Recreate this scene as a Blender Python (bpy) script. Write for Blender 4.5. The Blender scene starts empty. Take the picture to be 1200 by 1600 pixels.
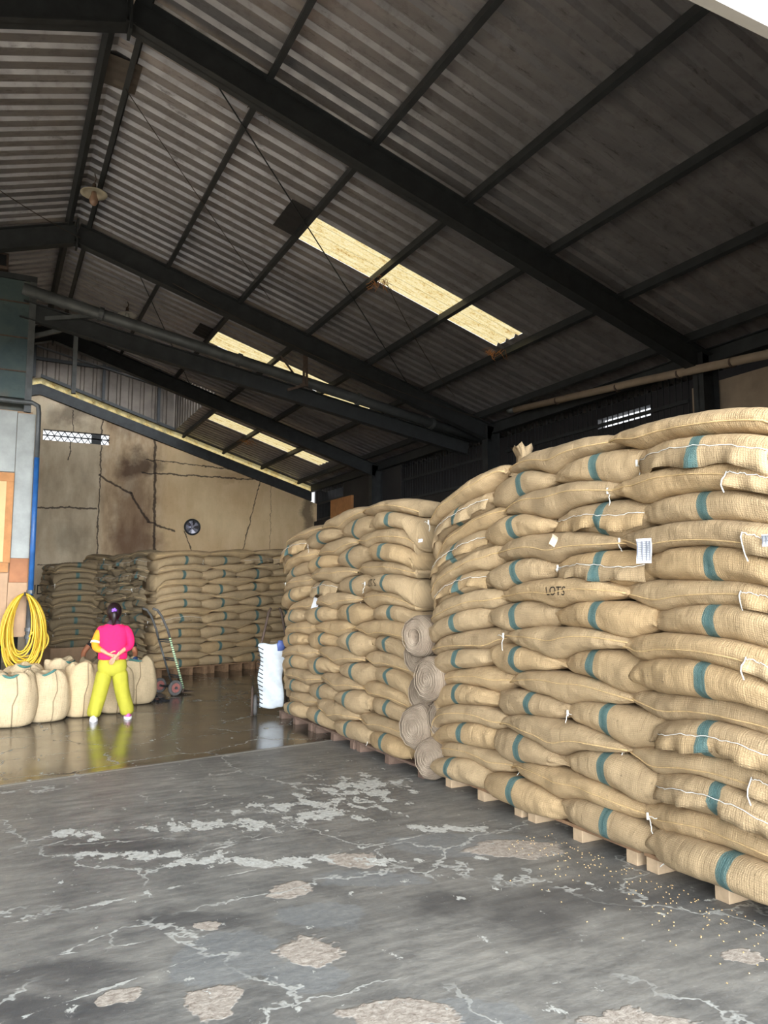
import bpy, bmesh, math, random
import numpy as np
from mathutils import Vector, Matrix, Euler, noise
random.seed(7)
C = bpy.context.scene.collection
PI = math.pi
R = math.radians
# ------------------------------------------------------------------ camera, world, lights, exposure
YAW, PITCH = R(27.0), math.atan(130 / 1200)
cam = bpy.data.objects.new('camera', bpy.data.cameras.new('camera')); C.objects.link(cam)
cam.location = (0, 0, 1.6); cam.rotation_euler = (PI / 2 + PITCH, 0, -YAW)
cam.data.sensor_fit = 'VERTICAL'; cam.data.sensor_height = 32; cam.data.lens = 1200 / 1600 * 32
cam.data.clip_end = 300
sc = bpy.context.scene; sc.camera = cam
sc.view_settings.view_transform = 'Standard'; sc.view_settings.look = 'None'
sc.view_settings.gamma = 1; sc.view_settings.exposure = 1.5
sc.cycles.max_bounces = 8; sc.cycles.diffuse_bounces = 6; sc.cycles.transmission_bounces = 4
w = bpy.data.worlds.new('sky'); sc.world = w; w.use_nodes = True
bg = w.node_tree.nodes['Background']; bg.inputs[0].default_value = (0.90, 0.95, 1.0, 1)
_t = w.node_tree; _g = _t.nodes.new('ShaderNodeTexCoord'); _s = _t.nodes.new('ShaderNodeSeparateXYZ'); _t.links.new(_g.outputs['Generated'], _s.inputs[0])
def _m(op, a, b=0.0, clamp=False):      # hazy sky, brightest low over the open yard in front of the hall
    n = _t.nodes.new('ShaderNodeMath'); n.operation = op; n.use_clamp = clamp
    for i, v in enumerate((a, b)):
        if isinstance(v, (int, float)): n.inputs[i].default_value = v
        else: _t.links.new(v, n.inputs[i])
    return n.outputs[0]
_y = _m('MULTIPLY', _s.outputs[1], -1.0, True); _e = _m('SUBTRACT', 1.0, _m('MULTIPLY', _s.outputs[2], 1.3), True)
_t.links.new(_m('ADD', .75, _m('MULTIPLY', _m('POWER', _y, 3.5), _m('MULTIPLY', _m('MULTIPLY', _e, _e), 15.0))), bg.inputs[1])
sun = bpy.data.objects.new('sun', bpy.data.lights.new('sun', 'SUN')); C.objects.link(sun)
sun.data.energy = 3.0; sun.data.angle = R(3); sun.data.color = (1, .94, .82)
sun.rotation_euler = Vector((0.05, -0.62, -1)).to_track_quat('-Z', 'Y').to_euler()

# ------------------------------------------------------------------ geometry of the hall
XE, XR = 8.15, 0.86
ZR = 1.6 + .669 * XE; ZE = 1.6 + .389 * XE
SL = (ZR - ZE) / (XE - XR)
XL = 2 * XR - XE
YF, YB = 1.95, 20.7
PORT = [1.95, 6.68, 11.44, 16.2, 20.55]
PUR = [1.0, 2.14, 3.27, 4.4, 5.5, 6.6, 7.7]
def zroof(x): return ZR - SL * abs(x - XR)

# ------------------------------------------------------------------ node helpers
class NT:
    def __init__(s, name, rough=.8, metal=0.0):
        s.m = bpy.data.materials.new(name); s.m.use_nodes = True
        s.t = s.m.node_tree; s.b = s.t.nodes['Principled BSDF']
        s.set('Roughness', rough); s.set('Metallic', metal)
    def new(s, k): return s.t.nodes.new(k)
    def link(s, a, b): s.t.links.new(a, b)
    def put(s, sock, v):
        if hasattr(v, 'is_output') or isinstance(v, bpy.types.NodeSocket): s.link(v, sock)
        elif isinstance(v, (tuple, list)) and len(v) == 3 and sock.type == 'RGBA': sock.default_value = (*v, 1)
        elif isinstance(v, (int, float)) and sock.type == 'RGBA': sock.default_value = (v, v, v, 1)
        else: sock.default_value = v
    def set(s, k, v): s.put(s.b.inputs[k], v)
    def coord(s, k='Object'): return s.new('ShaderNodeTexCoord').outputs[k]
    def geo(s): return s.new('ShaderNodeNewGeometry').outputs['Position']
    def mapv(s, v, scale=(1, 1, 1), loc=(0, 0, 0), rot=(0, 0, 0)):
        n = s.new('ShaderNodeMapping'); s.link(v, n.inputs[0]); n.inputs['Scale'].default_value = scale
        n.inputs['Location'].default_value = loc; n.inputs['Rotation'].default_value = rot; return n.outputs[0]
    def noise(s, v, scale, detail=4, rough=.55, dist=0, col=False):
        n = s.new('ShaderNodeTexNoise'); s.link(v, n.inputs['Vector']); n.inputs['Scale'].default_value = scale
        n.inputs['Detail'].default_value = detail; n.inputs['Roughness'].default_value = rough; n.inputs['Distortion'].default_value = dist
        return n.outputs['Color' if col else 'Fac']
    def wave(s, v, scale, axis='X', dist=0):
        n = s.new('ShaderNodeTexWave'); s.link(v, n.inputs['Vector']); n.inputs['Scale'].default_value = scale
        n.bands_direction = axis; n.inputs['Distortion'].default_value = dist; n.inputs['Detail'].default_value = 1
        return n.outputs['Fac']
    def vor(s, v, scale, feat='DISTANCE_TO_EDGE'):
        n = s.new('ShaderNodeTexVoronoi'); n.feature = feat; s.link(v, n.inputs['Vector']); n.inputs['Scale'].default_value = scale
        return n.outputs['Distance']
    def ramp(s, f, stops):
        n = s.new('ShaderNodeValToRGB'); s.link(f, n.inputs[0]); r = n.color_ramp
        while len(r.elements) < len(stops): r.elements.new(.5)
        for e, (p, c) in zip(r.elements, stops):
            e.position = p; e.color = (*c, 1) if isinstance(c, (tuple, list)) else (c, c, c, 1)
        return n.outputs[0]
    def mix(s, f, a, b, mode='MIX'):
        n = s.new('ShaderNodeMix'); n.data_type = 'RGBA'; n.blend_type = mode
        s.put(n.inputs[0], f); s.put(n.inputs[6], a); s.put(n.inputs[7], b); return n.outputs[2]
    def math(s, op, a, b=0.0, clamp=False):
        n = s.new('ShaderNodeMath'); n.operation = op; n.use_clamp = clamp
        s.put(n.inputs[0], a); s.put(n.inputs[1], b); return n.outputs[0]
    def sep(s, v):
        n = s.new('ShaderNodeSeparateXYZ'); s.link(v, n.inputs[0]); return n.outputs
    def step(s, v, lo, hi):        # 0 below lo, 1 above hi (or reversed)
        n = s.new('ShaderNodeMapRange'); s.put(n.inputs[0], v); n.inputs[1].default_value = lo; n.inputs[2].default_value = hi
        return n.outputs[0]
    def bump(s, h, strength=.3, dist=.01, normal=None):
        n = s.new('ShaderNodeBump'); n.inputs['Strength'].default_value = strength; n.inputs['Distance'].default_value = dist
        s.link(h, n.inputs['Height'])
        if normal: s.link(normal, n.inputs['Normal'])
        s.link(n.outputs[0], s.b.inputs['Normal']); return n.outputs[0]
    def seg(s, X, Y, a, b):        # distance from (X,Y) to the segment a-b
        ax, ay = a; dx, dy = b[0] - ax, b[1] - ay; L2 = dx * dx + dy * dy
        px = s.math('SUBTRACT', X, ax); py = s.math('SUBTRACT', Y, ay)
        t = s.math('ADD', s.math('MULTIPLY', px, dx / L2), s.math('MULTIPLY', py, dy / L2), True)
        ex = s.math('SUBTRACT', px, s.math('MULTIPLY', t, dx)); ey = s.math('SUBTRACT', py, s.math('MULTIPLY', t, dy))
        return s.math('SQRT', s.math('ADD', s.math('MULTIPLY', ex, ex), s.math('MULTIPLY', ey, ey)))
    def ell(s, X, Y, c, r):        # normalised radius of an ellipse
        px = s.math('DIVIDE', s.math('SUBTRACT', X, c[0]), r[0]); py = s.math('DIVIDE', s.math('SUBTRACT', Y, c[1]), r[1])
        return s.math('SQRT', s.math('ADD', s.math('MULTIPLY', px, px), s.math('MULTIPLY', py, py)))
def lin(r, g, b):
    f = lambda c: (c / 255 / 12.92) if c / 255 <= .04045 else ((c / 255 + .055) / 1.055) ** 2.4
    return (f(r), f(g), f(b))
def simple(name, rgb, rough=.6, metal=0.0, var=.25, scale=8, bump=.15):
    n = NT(name, rough, metal); c = lin(*rgb)
    f = n.noise(n.coord(), scale, 5, .6)
    n.set('Base Color', n.ramp(f, [(.3, tuple(x * (1 - var) for x in c)), (.7, tuple(min(1, x * (1 + var * .5)) for x in c))]))
    if bump: n.bump(f, bump, .01)
    return n.m
M = {}
def burlap(name, stripe=False, base=(186, 161, 124)):
    n = NT(name, .95); uv = n.coord('UV'); oi = n.new('ShaderNodeObjectInfo').outputs['Random']
    U, V, _ = n.sep(uv)
    wx = n.wave(uv, 26, 'X', 2.0); wy = n.wave(uv, 26, 'Y', 2.0)
    weave = n.math('MULTIPLY', wx, wy)
    off = n.new('ShaderNodeVectorMath'); off.operation = 'ADD'; n.link(uv, off.inputs[0])
    cmb = n.new('ShaderNodeCombineXYZ'); n.link(n.math('MULTIPLY', oi, 37.0), cmb.inputs[0]); n.link(n.math('MULTIPLY', oi, 91.0), cmb.inputs[2])
    n.link(cmb.outputs[0], off.inputs[1]); v2 = off.outputs[0]
    blot = n.noise(v2, 5, 4, .6); fine = n.noise(v2, 110, 3, .75); thr = n.noise(n.mapv(v2, (150, 14, 1)), 1, 2, .6); thr2 = n.noise(n.mapv(v2, (10, 150, 1)), 1, 2, .6)
    b = lin(*base)
    c1 = n.ramp(blot, [(.25, tuple(x * .78 for x in b)), (.55, b), (.8, tuple(x * 1.18 for x in b))])
    c2 = n.mix(n.math('MULTIPLY', fine, .55), c1, tuple(x * .55 for x in b))
    c2 = n.mix(n.math('MULTIPLY', n.step(n.math('MAXIMUM', thr, thr2), .52, .74), .45), c2, tuple(x * .5 for x in b))
    c3 = n.mix(n.math('MULTIPLY', weave, .30), c2, tuple(min(1, x * 1.6) for x in b))
    tone = n.ramp(oi, [(0, (.86, .85, .84)), (.5, (1, 1, 1)), (1, (1.0, .95, .86))])
    c4 = n.mix(1.0, c3, tone, 'MULTIPLY')
    speck = n.step(n.noise(v2, 55, 2, .5), .68, .72)
    c4 = n.mix(n.math('MULTIPLY', speck, .5), c4, tuple(x * .3 for x in b))
    if stripe:
        U = n.math('SUBTRACT', U, 0.0)
        wob = n.math('MULTIPLY', n.math('SUBTRACT', n.noise(v2, 3, 1), .5), .03)
        ux = n.math('ADD', U, wob)
        d = n.math('ABSOLUTE', ux)
        mask = n.step(d, .037, .034)
        tick = n.math('MULTIPLY', n.wave(n.mapv(uv, rot=(0, 0, .8)), 34, 'X'), n.step(d, .002, .034))
        teal = n.mix(n.math('MULTIPLY', n.math('ADD', tick, fine), .42), lin(44, 88, 92), lin(134, 146, 130))
        c4 = n.mix(mask, c4, teal)
    n.set('Base Color', c4)
    pleat = n.noise(n.mapv(v2, (34, 4, 1)), 1, 3, .6)
    big = n.noise(v2, 9, 3, .5)
    h = n.math('ADD', n.math('MULTIPLY', weave, .16), n.math('ADD', n.math('MULTIPLY', pleat, .8), n.math('MULTIPLY', big, .7)))
    n.bump(n.math('ADD', h, n.math('MULTIPLY', fine, .4)), .75, .013)
    return n.m
M['burlap'] = burlap('burlap_plain'); M['burlap_stripe'] = burlap('burlap_with_green_stripe', True)
M['burlap_pale'] = burlap('burlap_pale', False, (206, 184, 148)); M['burlap_dark'] = burlap('burlap_dark_shaded', False, (150, 132, 104))  # last one: darker copy that paints in shade on the rear left stacks
M['burlap_dark_stripe'] = burlap('burlap_dark_shaded_striped', True, (150, 132, 104))
M['seam'] = simple('hemmed_burlap_edge', (205, 175, 126), .9, scale=60)
M['thread'] = simple('white_twine', (232, 230, 222), .8, var=.1, scale=60)
M['paper'] = simple('white_paper', (226, 228, 232), .7, var=.05, bump=0)
M['ink'] = simple('grey_ink', (120, 124, 134), .8, var=.1, bump=0)
M['stamp'] = simple('dark_stencil_ink', (60, 52, 44), .9, var=.3, scale=60, bump=0)
M['steel'] = simple('dark_painted_steel', (52, 54, 55), .62, .25, var=.35, scale=6)
M['steel_rust'] = simple('rusty_brown_steel', (86, 70, 60), .8, .1, var=.4, scale=14)
M['steel_grey'] = simple('grey_pipe_steel', (84, 86, 86), .5, .3, var=.35, scale=5)
M['wood'] = simple('raw_pallet_wood', (150, 118, 88), .85, var=.35, scale=12)
M['wood_pale'] = simple('pale_block_wood', (196, 170, 138), .85, var=.25, scale=12)
M['wood_red'] = simple('reddish_pallet_wood', (118, 96, 82), .85, var=.35, scale=12)
M['rubber'] = simple('dusty_rubber', (88, 86, 84), .85, var=.25, scale=20)
M['red_hub'] = simple('faded_red_hub', (150, 92, 84), .7, var=.3, scale=30)
M['yellow_hose'] = simple('yellow_hose', (206, 168, 40), .45, var=.12, scale=10, bump=0)
M['blue_pipe'] = simple('blue_painted_pipe', (38, 88, 146), .45, var=.3, scale=8)
M['tarp'] = simple('white_woven_plastic', (188, 194, 198), .5, var=.12, scale=18, bump=.5)
M['blue_tarp'] = simple('blue_woven_plastic', (90, 108, 170), .5, var=.15, scale=18, bump=.4)
M['jute'] = None
def m_jute():
    n = NT('rolled_grey_jute', .95); uv = n.coord('UV'); U, V, _ = n.sep(uv)
    oi = n.new('ShaderNodeObjectInfo').outputs['Random']
    f = n.noise(n.coord(), 9, 4, .6)
    ring = n.wave(n.mapv(uv, (1, 1, 1)), 26, 'Y', 1.2)
    c = n.ramp(f, [(.3, lin(134, 118, 100)), (.7, lin(166, 150, 130))])
    n.set('Base Color', n.mix(n.math('MULTIPLY', ring, .35), c, lin(120, 102, 86)))
    n.bump(n.math('ADD', n.math('MULTIPLY', ring, 1.0), n.noise(n.coord(), 120, 2)), .6, .008); return n.m
M['jute'] = m_jute()
# ---- floor
def m_floor():
    n = NT('worn_concrete', .5); g = n.geo(); X, Y, Z = n.sep(g)
    big = n.noise(g, .55, 5, .62); med = n.noise(g, 3.2, 6, .62, .4); fine = n.noise(g, 26, 5, .7); vf = n.noise(g, 120, 3, .7)
    grey = n.ramp(med, [(.28, lin(104, 105, 104)), (.48, lin(142, 141, 136)), (.72, lin(170, 167, 159))])
    grey = n.mix(n.ramp(big, [(.35, 0.0), (.62, .55)]), grey, lin(76, 78, 82))
    grey = n.mix(n.math('MULTIPLY', n.step(fine, .35, .75), .35), grey, lin(172, 168, 158))
    st = n.noise(n.mapv(g, (1.4, 7, 1), rot=(0, 0, -.35)), 2.2, 5, .6)
    grey = n.mix(n.ramp(st, [(.4, 0.0), (.6, .42)]), grey, lin(78, 78, 78))
    # far bay: smoother, darker, browner
    yj = n.math('SUBTRACT', Y, n.math('MULTIPLY', X, .19))            # joint runs along yj = const
    far = n.step(yj, 7.40, 7.46)
    brown = n.ramp(n.noise(n.mapv(g, (.6, 1.6, 1)), 1.3, 5, .6), [(.3, lin(70, 64, 56)), (.55, lin(98, 91, 80)), (.8, lin(124, 116, 102))])
    col = n.mix(far, grey, brown)
    dist = n.noise(g, 3.6, 4, .65, col=True); dx, dy, _ = n.sep(dist)
    WX = n.math('ADD', X, n.math('MULTIPLY', n.math('SUBTRACT', dx, .5), .34)); WY = n.math('ADD', Y, n.math('MULTIPLY', n.math('SUBTRACT', dy, .5), .34))
    tx = n.math('ADD', X, n.math('MULTIPLY', n.math('SUBTRACT', n.noise(g, 14, 4, .6), .5), .06)); ty = n.math('ADD', Y, n.math('MULTIPLY', n.math('SUBTRACT', n.noise(n.mapv(g, loc=(5, 3, 1)), 14, 4, .6), .5), .06))
    cy_, sy_ = math.cos(YAW), math.sin(YAW)
    def rot(a, b): return n.math('SUBTRACT', n.math('MULTIPLY', a, cy_), n.math('MULTIPLY', b, sy_)), n.math('ADD', n.math('MULTIPLY', a, sy_), n.math('MULTIPLY', b, cy_))
    RX, RY = rot(WX, WY)
    def blob(x, y, rx, ry, edge=.12):
        u, v = x * cy_ - y * sy_, x * sy_ + y * cy_
        return n.step(n.ell(RX, RY, (u, v), (rx, ry)), 1 + edge, 1 - edge)
    def many(lst, edge=.12):
        a = None
        for q in lst:
            b = blob(*q, edge); a = b if a is None else n.math('MAXIMUM', a, b)
        return a
    bl = many([(1.01, 3.54, .24, .26), (1.24, 3.23, .16, .14), (1.56, 3.76, .24, .17), (1.73, 2.64, .22, .13), (2.85, 4.35, .55, .24), (2.0, 4.1, .3, .14)], .06)
    col = n.mix(n.math('MULTIPLY', bl, .45), col, n.ramp(fine, [(.3, lin(120, 126, 130)), (.7, lin(150, 154, 155))]))
    dk = many([(.8, 5.38, .46, .13), (.35, 3.7, .3, .12), (1.0, 4.0, .3, .1), (.3, 3.4, .35, .12), (2.5, 3.3, .22, .35), (2.2, 3.6, .2, .14), (2.9, 3.35, .5, .2)], .35)
    col = n.mix(n.math('MULTIPLY', dk, .6), col, lin(60, 62, 66))
    pk = many([(1.38, 3.42, .15, .15), (.86, 3.17, .11, .13), (2.02, 4.44, .17, .14), (1.49, 2.76, .22, .1), (.55, 3.4, .09, .08), (2.24, 2.34, .26, .07), (3.07, 2.52, .07, .06), (3.05, 4.15, .3, .2), (1.55, 4.15, .12, .1), (1.0, 3.9, .08, .06)], .05)
    pcol = n.ramp(n.noise(g, 30, 5, .7), [(.3, lin(140, 128, 116)), (.55, lin(182, 172, 160)), (.75, lin(208, 200, 188))])
    col = n.mix(pk, col, pcol)
    # flaked white residue
    wreg = many([(2.78, 5.93, .42, .6), (2.2, 5.58, .5, .3), (.85, 5.12, .42, .09), (.6, 5.75, .24, .12), (1.5, 5.5, .7, .16), (1.6, 4.62, 1.0, .1), (2.9, 4.72, .4, .1)], .5)
    flk = n.noise(n.mapv(g, (1.6, 1, 1)), 4.2, 7, .68)
    wm = n.step(n.math('ADD', n.math('MULTIPLY', wreg, .16), flk), .635, .655)
    gl = n.math('MULTIPLY', n.step(n.noise(g, 9, 6, .7), .66, .68), n.math('SUBTRACT', 1.0, far))
    spk = n.step(n.noise(g, 60, 2, .5), .74, .76)
    lines = [((.13, 4.36), (1.35, 4.52), .035), ((1.35, 4.52), (3.3, 4.72), .018), ((.14, 3.79), (.61, 4.04), .028), ((.11, 3.39), (.87, 3.58), .02), ((.13, 5.45), (2.16, 6.36), .012),
             ((1.19, 4.97), (1.78, 5.1), .02), ((.3, 3.9), (.75, 3.85), .015), ((-.6, 8.36), (3.3, 9.2), .012), ((4.19, 17.9), (3.38, 10.6), .022), ((3.75, 11.1), (8, 12.9), .02)]
    lm = None; brk = n.noise(g, 5.5, 5, .65)
    for a, b, wd in lines:
        q = n.step(n.math('SUBTRACT', n.seg(tx, ty, a, b), n.math('MULTIPLY', n.math('SUBTRACT', brk, .56), wd * 5)), wd * .5, wd * .25); lm = q if lm is None else n.math('MAXIMUM', lm, q)
    crk = n.vor(n.mapv(dist, (.5, .5, .5), loc=(0, 0, 0)), 1) if False else n.vor(n.mix(.25, g, dist), 1.15)
    ck = n.math('MULTIPLY', n.step(crk, .010, .004), n.step(n.noise(g, 1.1, 2), .46, .54))
    wcol = n.ramp(fine, [(.3, lin(176, 174, 166)), (.7, lin(216, 218, 212))])
    pale = n.math('MAXIMUM', n.math('MAXIMUM', wm, n.math('MULTIPLY', lm, .85)), n.math('MAXIMUM', n.math('MULTIPLY', gl, .7), n.math('MAXIMUM', n.math('MULTIPLY', spk, .7), n.math('MULTIPLY', ck, .7))), True)
    col = n.mix(pale, col, wcol)
    # expansion joint
    jd = n.math('ABSOLUTE', n.math('SUBTRACT', yj, 7.53)); jn = n.step(jd, .05, .035)
    col = n.mix(n.math('MULTIPLY', jn, .85), col, lin(50, 44, 38))
    jw = n.step(n.math('ABSOLUTE', n.math('SUBTRACT', n.math('ADD', yj, n.math('MULTIPLY', med, .02)), 7.40)), .022, .010)
    col = n.mix(n.math('MULTIPLY', jw, .8), col, wcol)
    n.set('Base Color', col)
    rf = n.ramp(n.noise(g, 2.0, 4, .6), [(.35, .09), (.7, .26)])
    ro = n.mix(far, .48, rf)
    ro = n.mix(pale, ro, .8); ro = n.mix(pk, ro, .85)
    n.link(ro, n.b.inputs['Roughness'])
    h = n.math('ADD', n.math('MULTIPLY', fine, n.math('SUBTRACT', 1.0, n.math('MULTIPLY', far, .8))), n.math('ADD', n.math('MULTIPLY', pale, .6), n.math('MULTIPLY', n.math('MULTIPLY', pk, n.noise(g, 30, 5, .7)), 3.0)))
    n.bump(h, .35, .012); return n.m
M['floor'] = m_floor()
M['yard'] = simple('pale_bounce_yard_concrete', (196, 188, 172), .9, var=.15, scale=2)  # unseen yard, made pale to bounce daylight up to the roof
def m_gable():
    n = NT('stained_plaster', .9); g = n.geo(); X, Y, Z = n.sep(g)
    a = n.noise(g, .8, 6, .65); b = n.noise(n.mapv(g, (1, 1, .35)), 3.0, 6, .65); fine = n.noise(g, 22, 4, .7)
    c = n.ramp(b, [(.3, lin(150, 126, 98)), (.5, lin(186, 160, 128)), (.72, lin(214, 194, 164))])
    right = n.step(X, 3.65, 4.1)  # right bay painted lighter and warmer, where light from the doorway reaches
    c = n.mix(n.math('MULTIPLY', right, .7), c, n.mix(n.ramp(a, [(.3, 0.0), (.7, 1.0)]), lin(208, 174, 128), lin(230, 202, 158)))
    left = n.step(X, 2.5, 2.3)  # left bay painted greyer, for the shade of the cabin
    c = n.mix(n.math('MULTIPLY', left, .5), c, n.ramp(a, [(.3, lin(150, 140, 120)), (.7, lin(200, 190, 168))]))
    dn = n.noise(g, 1.6, 5, .6, col=True); dx, dy, _ = n.sep(dn)
    WX = n.math('ADD', X, n.math('MULTIPLY', n.math('SUBTRACT', dx, .5), 1.1)); WZ = n.math('ADD', Z, n.math('MULTIPLY', n.math('SUBTRACT', dy, .5), 1.1))
    for (cx, cz, rx, rz, s, colr) in [(3.35, 5.0, .55, .35, .8, (58, 38, 26)), (3.2, 3.6, .5, 1.6, .55, (98, 66, 46)), (1.6, 6.15, .5, .3, .6, (60, 50, 42)), (2.9, 5.9, .4, .4, .4, (80, 62, 48)),
                                      (3.3, 3.0, .7, .6, .5, (84, 54, 38)), (8.1, 4.2, .25, 1.2, .7, (66, 52, 42)), (1.7, 3.0, .4, .4, .35, (90, 80, 64)), (5.9, 4.9, .6, .2, .3, (140, 100, 66))]:
        m = n.step(n.ell(WX, WZ, (cx, cz), (rx, rz)), 1.25, .5); c = n.mix(n.math('MULTIPLY', m, s), c, lin(*colr))
    tx = n.math('ADD', X, n.math('MULTIPLY', n.math('SUBTRACT', n.noise(g, 5, 5, .65), .5), .16)); tz = n.math('ADD', Z, n.math('MULTIPLY', n.math('SUBTRACT', n.noise(n.mapv(g, loc=(4, 4, 4)), 5, 5, .65), .5), .16))
    for (p, q, wd) in [((2.36, 6.6), (2.36, 2.4), .022), ((3.70, 5.9), (3.78, 2.4), .045), ((3.5, 5.17), (8.2, 4.98), .02), ((3.4, 4.80), (8.1, 4.86), .028), ((2.33, 4.66), (3.13, 4.24), .035), ((3.13, 4.24), (3.6, 3.52), .04), ((3.6, 3.52), (4.3, 3.3), .03),
                       ((.9, 3.76), (2.3, 3.80), .03), ((1.65, 6.3), (1.67, 5.7), .014), ((1.63, 5.5), (1.6, 5.0), .02), ((6.7, 5.1), (6.1, 2.6), .018), ((6.95, 5.1), (6.95, 2.6), .008), ((1.0, 2.35), (2.2, 2.42), .016), ((4.55, 3.3), (4.8, 2.7), .02)]:
        c = n.mix(n.math('MULTIPLY', n.step(n.seg(tx, tz, p, q), wd, wd * .5), .85), c, lin(42, 32, 26))
    c = n.mix(n.math('MULTIPLY', n.step(fine, .62, .8), .3), c, lin(80, 66, 52))
    n.set('Base Color', c); n.bump(n.math('ADD', b, n.math('MULTIPLY', fine, .3)), .4, .02); return n.m
M['gable'] = m_gable()
def m_roof():
    n = NT('dusty_galvanised_sheet', .5, .6); g = n.geo()
    a = n.noise(n.mapv(g, (.5, 3, 1)), 1.2, 5, .6); b = n.noise(g, 7, 5, .65); d = n.noise(n.mapv(g, (2, 9, 1)), 2, 5, .7)
    c = n.ramp(a, [(.3, lin(138, 134, 135)), (.7, lin(172, 168, 168))])
    c = n.mix(n.math('MULTIPLY', n.step(b, .5, .75), .45), c, lin(104, 94, 88))
    c = n.mix(n.math('MULTIPLY', n.step(d, .6, .7), .6), c, lin(66, 58, 54))
    n.set('Base Color', c); n.set('Roughness', n.ramp(b, [(.3, .32), (.7, .5)])); n.bump(b, .1, .01); return n.m
M['roof'] = m_roof()
def m_skylight(k=1.0):
    n = NT('yellowed_translucent_sheet', .6); g = n.geo()
    b = n.noise(n.mapv(g, (1, 5, 1)), 5, 6, .75); s = n.noise(g, 40, 3, .6)
    c = n.ramp(n.math('ADD', n.math('MULTIPLY', b, .62), n.math('MULTIPLY', s, .38)), [(.36, lin(112, 86, 48)), (.46, lin(142, 130, 94)), (.58, lin(152, 144, 118))])
    if k != 1.0: c = n.mix(1.0, c, (k, k * .96, k * .8), 'MULTIPLY')
    tr = n.new('ShaderNodeBsdfTranslucent'); n.link(c, tr.inputs[0])
    mx = n.new('ShaderNodeMixShader'); mx.inputs[0].default_value = .85; n.link(n.b.outputs[0], mx.inputs[1]); n.link(tr.outputs[0], mx.inputs[2])
    n.set('Base Color', c); n.link(mx.outputs[0], n.t.nodes['Material Output'].inputs[0]); return n.m
M['skylight'] = m_skylight(); M['strip'] = m_skylight(.9)
M['sheet'] = simple('brown_grey_wall_sheet', (112, 102, 92), .65, .2, var=.4, scale=2.5)
M['sheet_dark'] = simple('dark_sheet', (46, 44, 44), .8, .1, var=.4, scale=2)
M['plaster_pale'] = simple('pale_whitewash', (158, 152, 144), .9, var=.16, scale=3, bump=.3)
M['plaster_tan'] = simple('tan_plaster', (150, 132, 112), .9, var=.25, scale=3, bump=.3)
M['box_steel'] = None
def m_box():
    n = NT('blue_green_stained_steel', .6, .2); g = n.geo(); a = n.noise(g, 1.3, 5, .6); b = n.noise(g, 5, 5, .65)
    c = n.ramp(a, [(.3, lin(48, 66, 72)), (.5, lin(70, 84, 82)), (.7, lin(96, 86, 74))]); n.set('Base Color', n.mix(n.math('MULTIPLY', n.step(b, .55, .75), .5), c, lin(40, 44, 46))); n.bump(b, .15, .01); return n.m
M['box_steel'] = m_box()
M['white_ply'] = simple('chipped_white_paint_board', (156, 158, 154), .8, var=.25, scale=3, bump=.3)
M['plywood'] = simple('plywood_sheet', (206, 174, 124), .75, var=.14, scale=3)
M['plywood_frame'] = simple('orange_brown_timber', (176, 122, 74), .8, var=.25, scale=6)
M['brown_board'] = simple('brown_stained_board', (158, 106, 72), .8, var=.25, scale=4)
M['tan_board'] = simple('tan_board', (172, 140, 110), .8, var=.2, scale=4)
M['black'] = simple('black_shade_and_glass', (16, 16, 17), .9, var=.2)  # black stands in for the shade under the cabin; also floodlight glass
M['chrome'] = simple('bright_fan_metal', (200, 200, 214), .25, .9, var=.1)
M['enamel'] = simple('cream_enamel', (190, 180, 158), .5, var=.2)
M['bulb'] = simple('frosted_glass_bulb', (150, 120, 100), .2, var=.1)
M['bulb_white'] = simple('white_glass_bulb', (216, 216, 210), .2, var=.05)
M['skin'] = simple('skin', (206, 150, 120), .55, var=.06, scale=20, bump=.05)
M['skin_dark'] = simple('tanned_skin', (156, 98, 68), .55, var=.06, scale=20, bump=.05)
M['hair'] = simple('dark_hair', (34, 20, 22), .4, var=.4, scale=60, bump=.4)
M['pink'] = simple('pink_knit', (238, 22, 96), .85, var=.10, scale=30, bump=.35)
M['orange'] = simple('orange_knit', (250, 150, 32), .85, var=.10, scale=30, bump=.35)
M['cream'] = simple('cream_knit', (250, 226, 196), .85, var=.06, scale=30)
M['lime'] = simple('lime_cotton', (170, 164, 48), .8, var=.08, scale=14, bump=.4)
M['plum'] = simple('plum_scarf', (66, 46, 60), .8, var=.3, scale=20)
M['purple'] = simple('shiny_purple_plastic', (150, 96, 220), .2, var=.2)
M['shoe_pink'] = simple('pink_canvas', (206, 92, 160), .7, var=.1)
M['white'] = simple('white_rubber', (240, 238, 240), .6, var=.05)
M['denim'] = simple('blue_denim', (38, 66, 112), .85, var=.25, scale=20)
M['black_cloth'] = simple('black_cotton', (24, 24, 28), .9, var=.2, scale=20)
M['green_tape'] = None
def m_tape():
    n = NT('pale_green_tape_wrap', .5); z = n.sep(n.coord())[2]; w_ = n.wave(n.coord(), 9, 'Z', 1.0)
    n.set('Base Color', n.mix(n.step(w_, .62, .72), lin(196, 222, 176), lin(60, 70, 66))); return n.m
M['green_tape'] = m_tape()
M['dust_cobweb'] = simple('dusty_cobweb', (70, 60, 52), .95)

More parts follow.
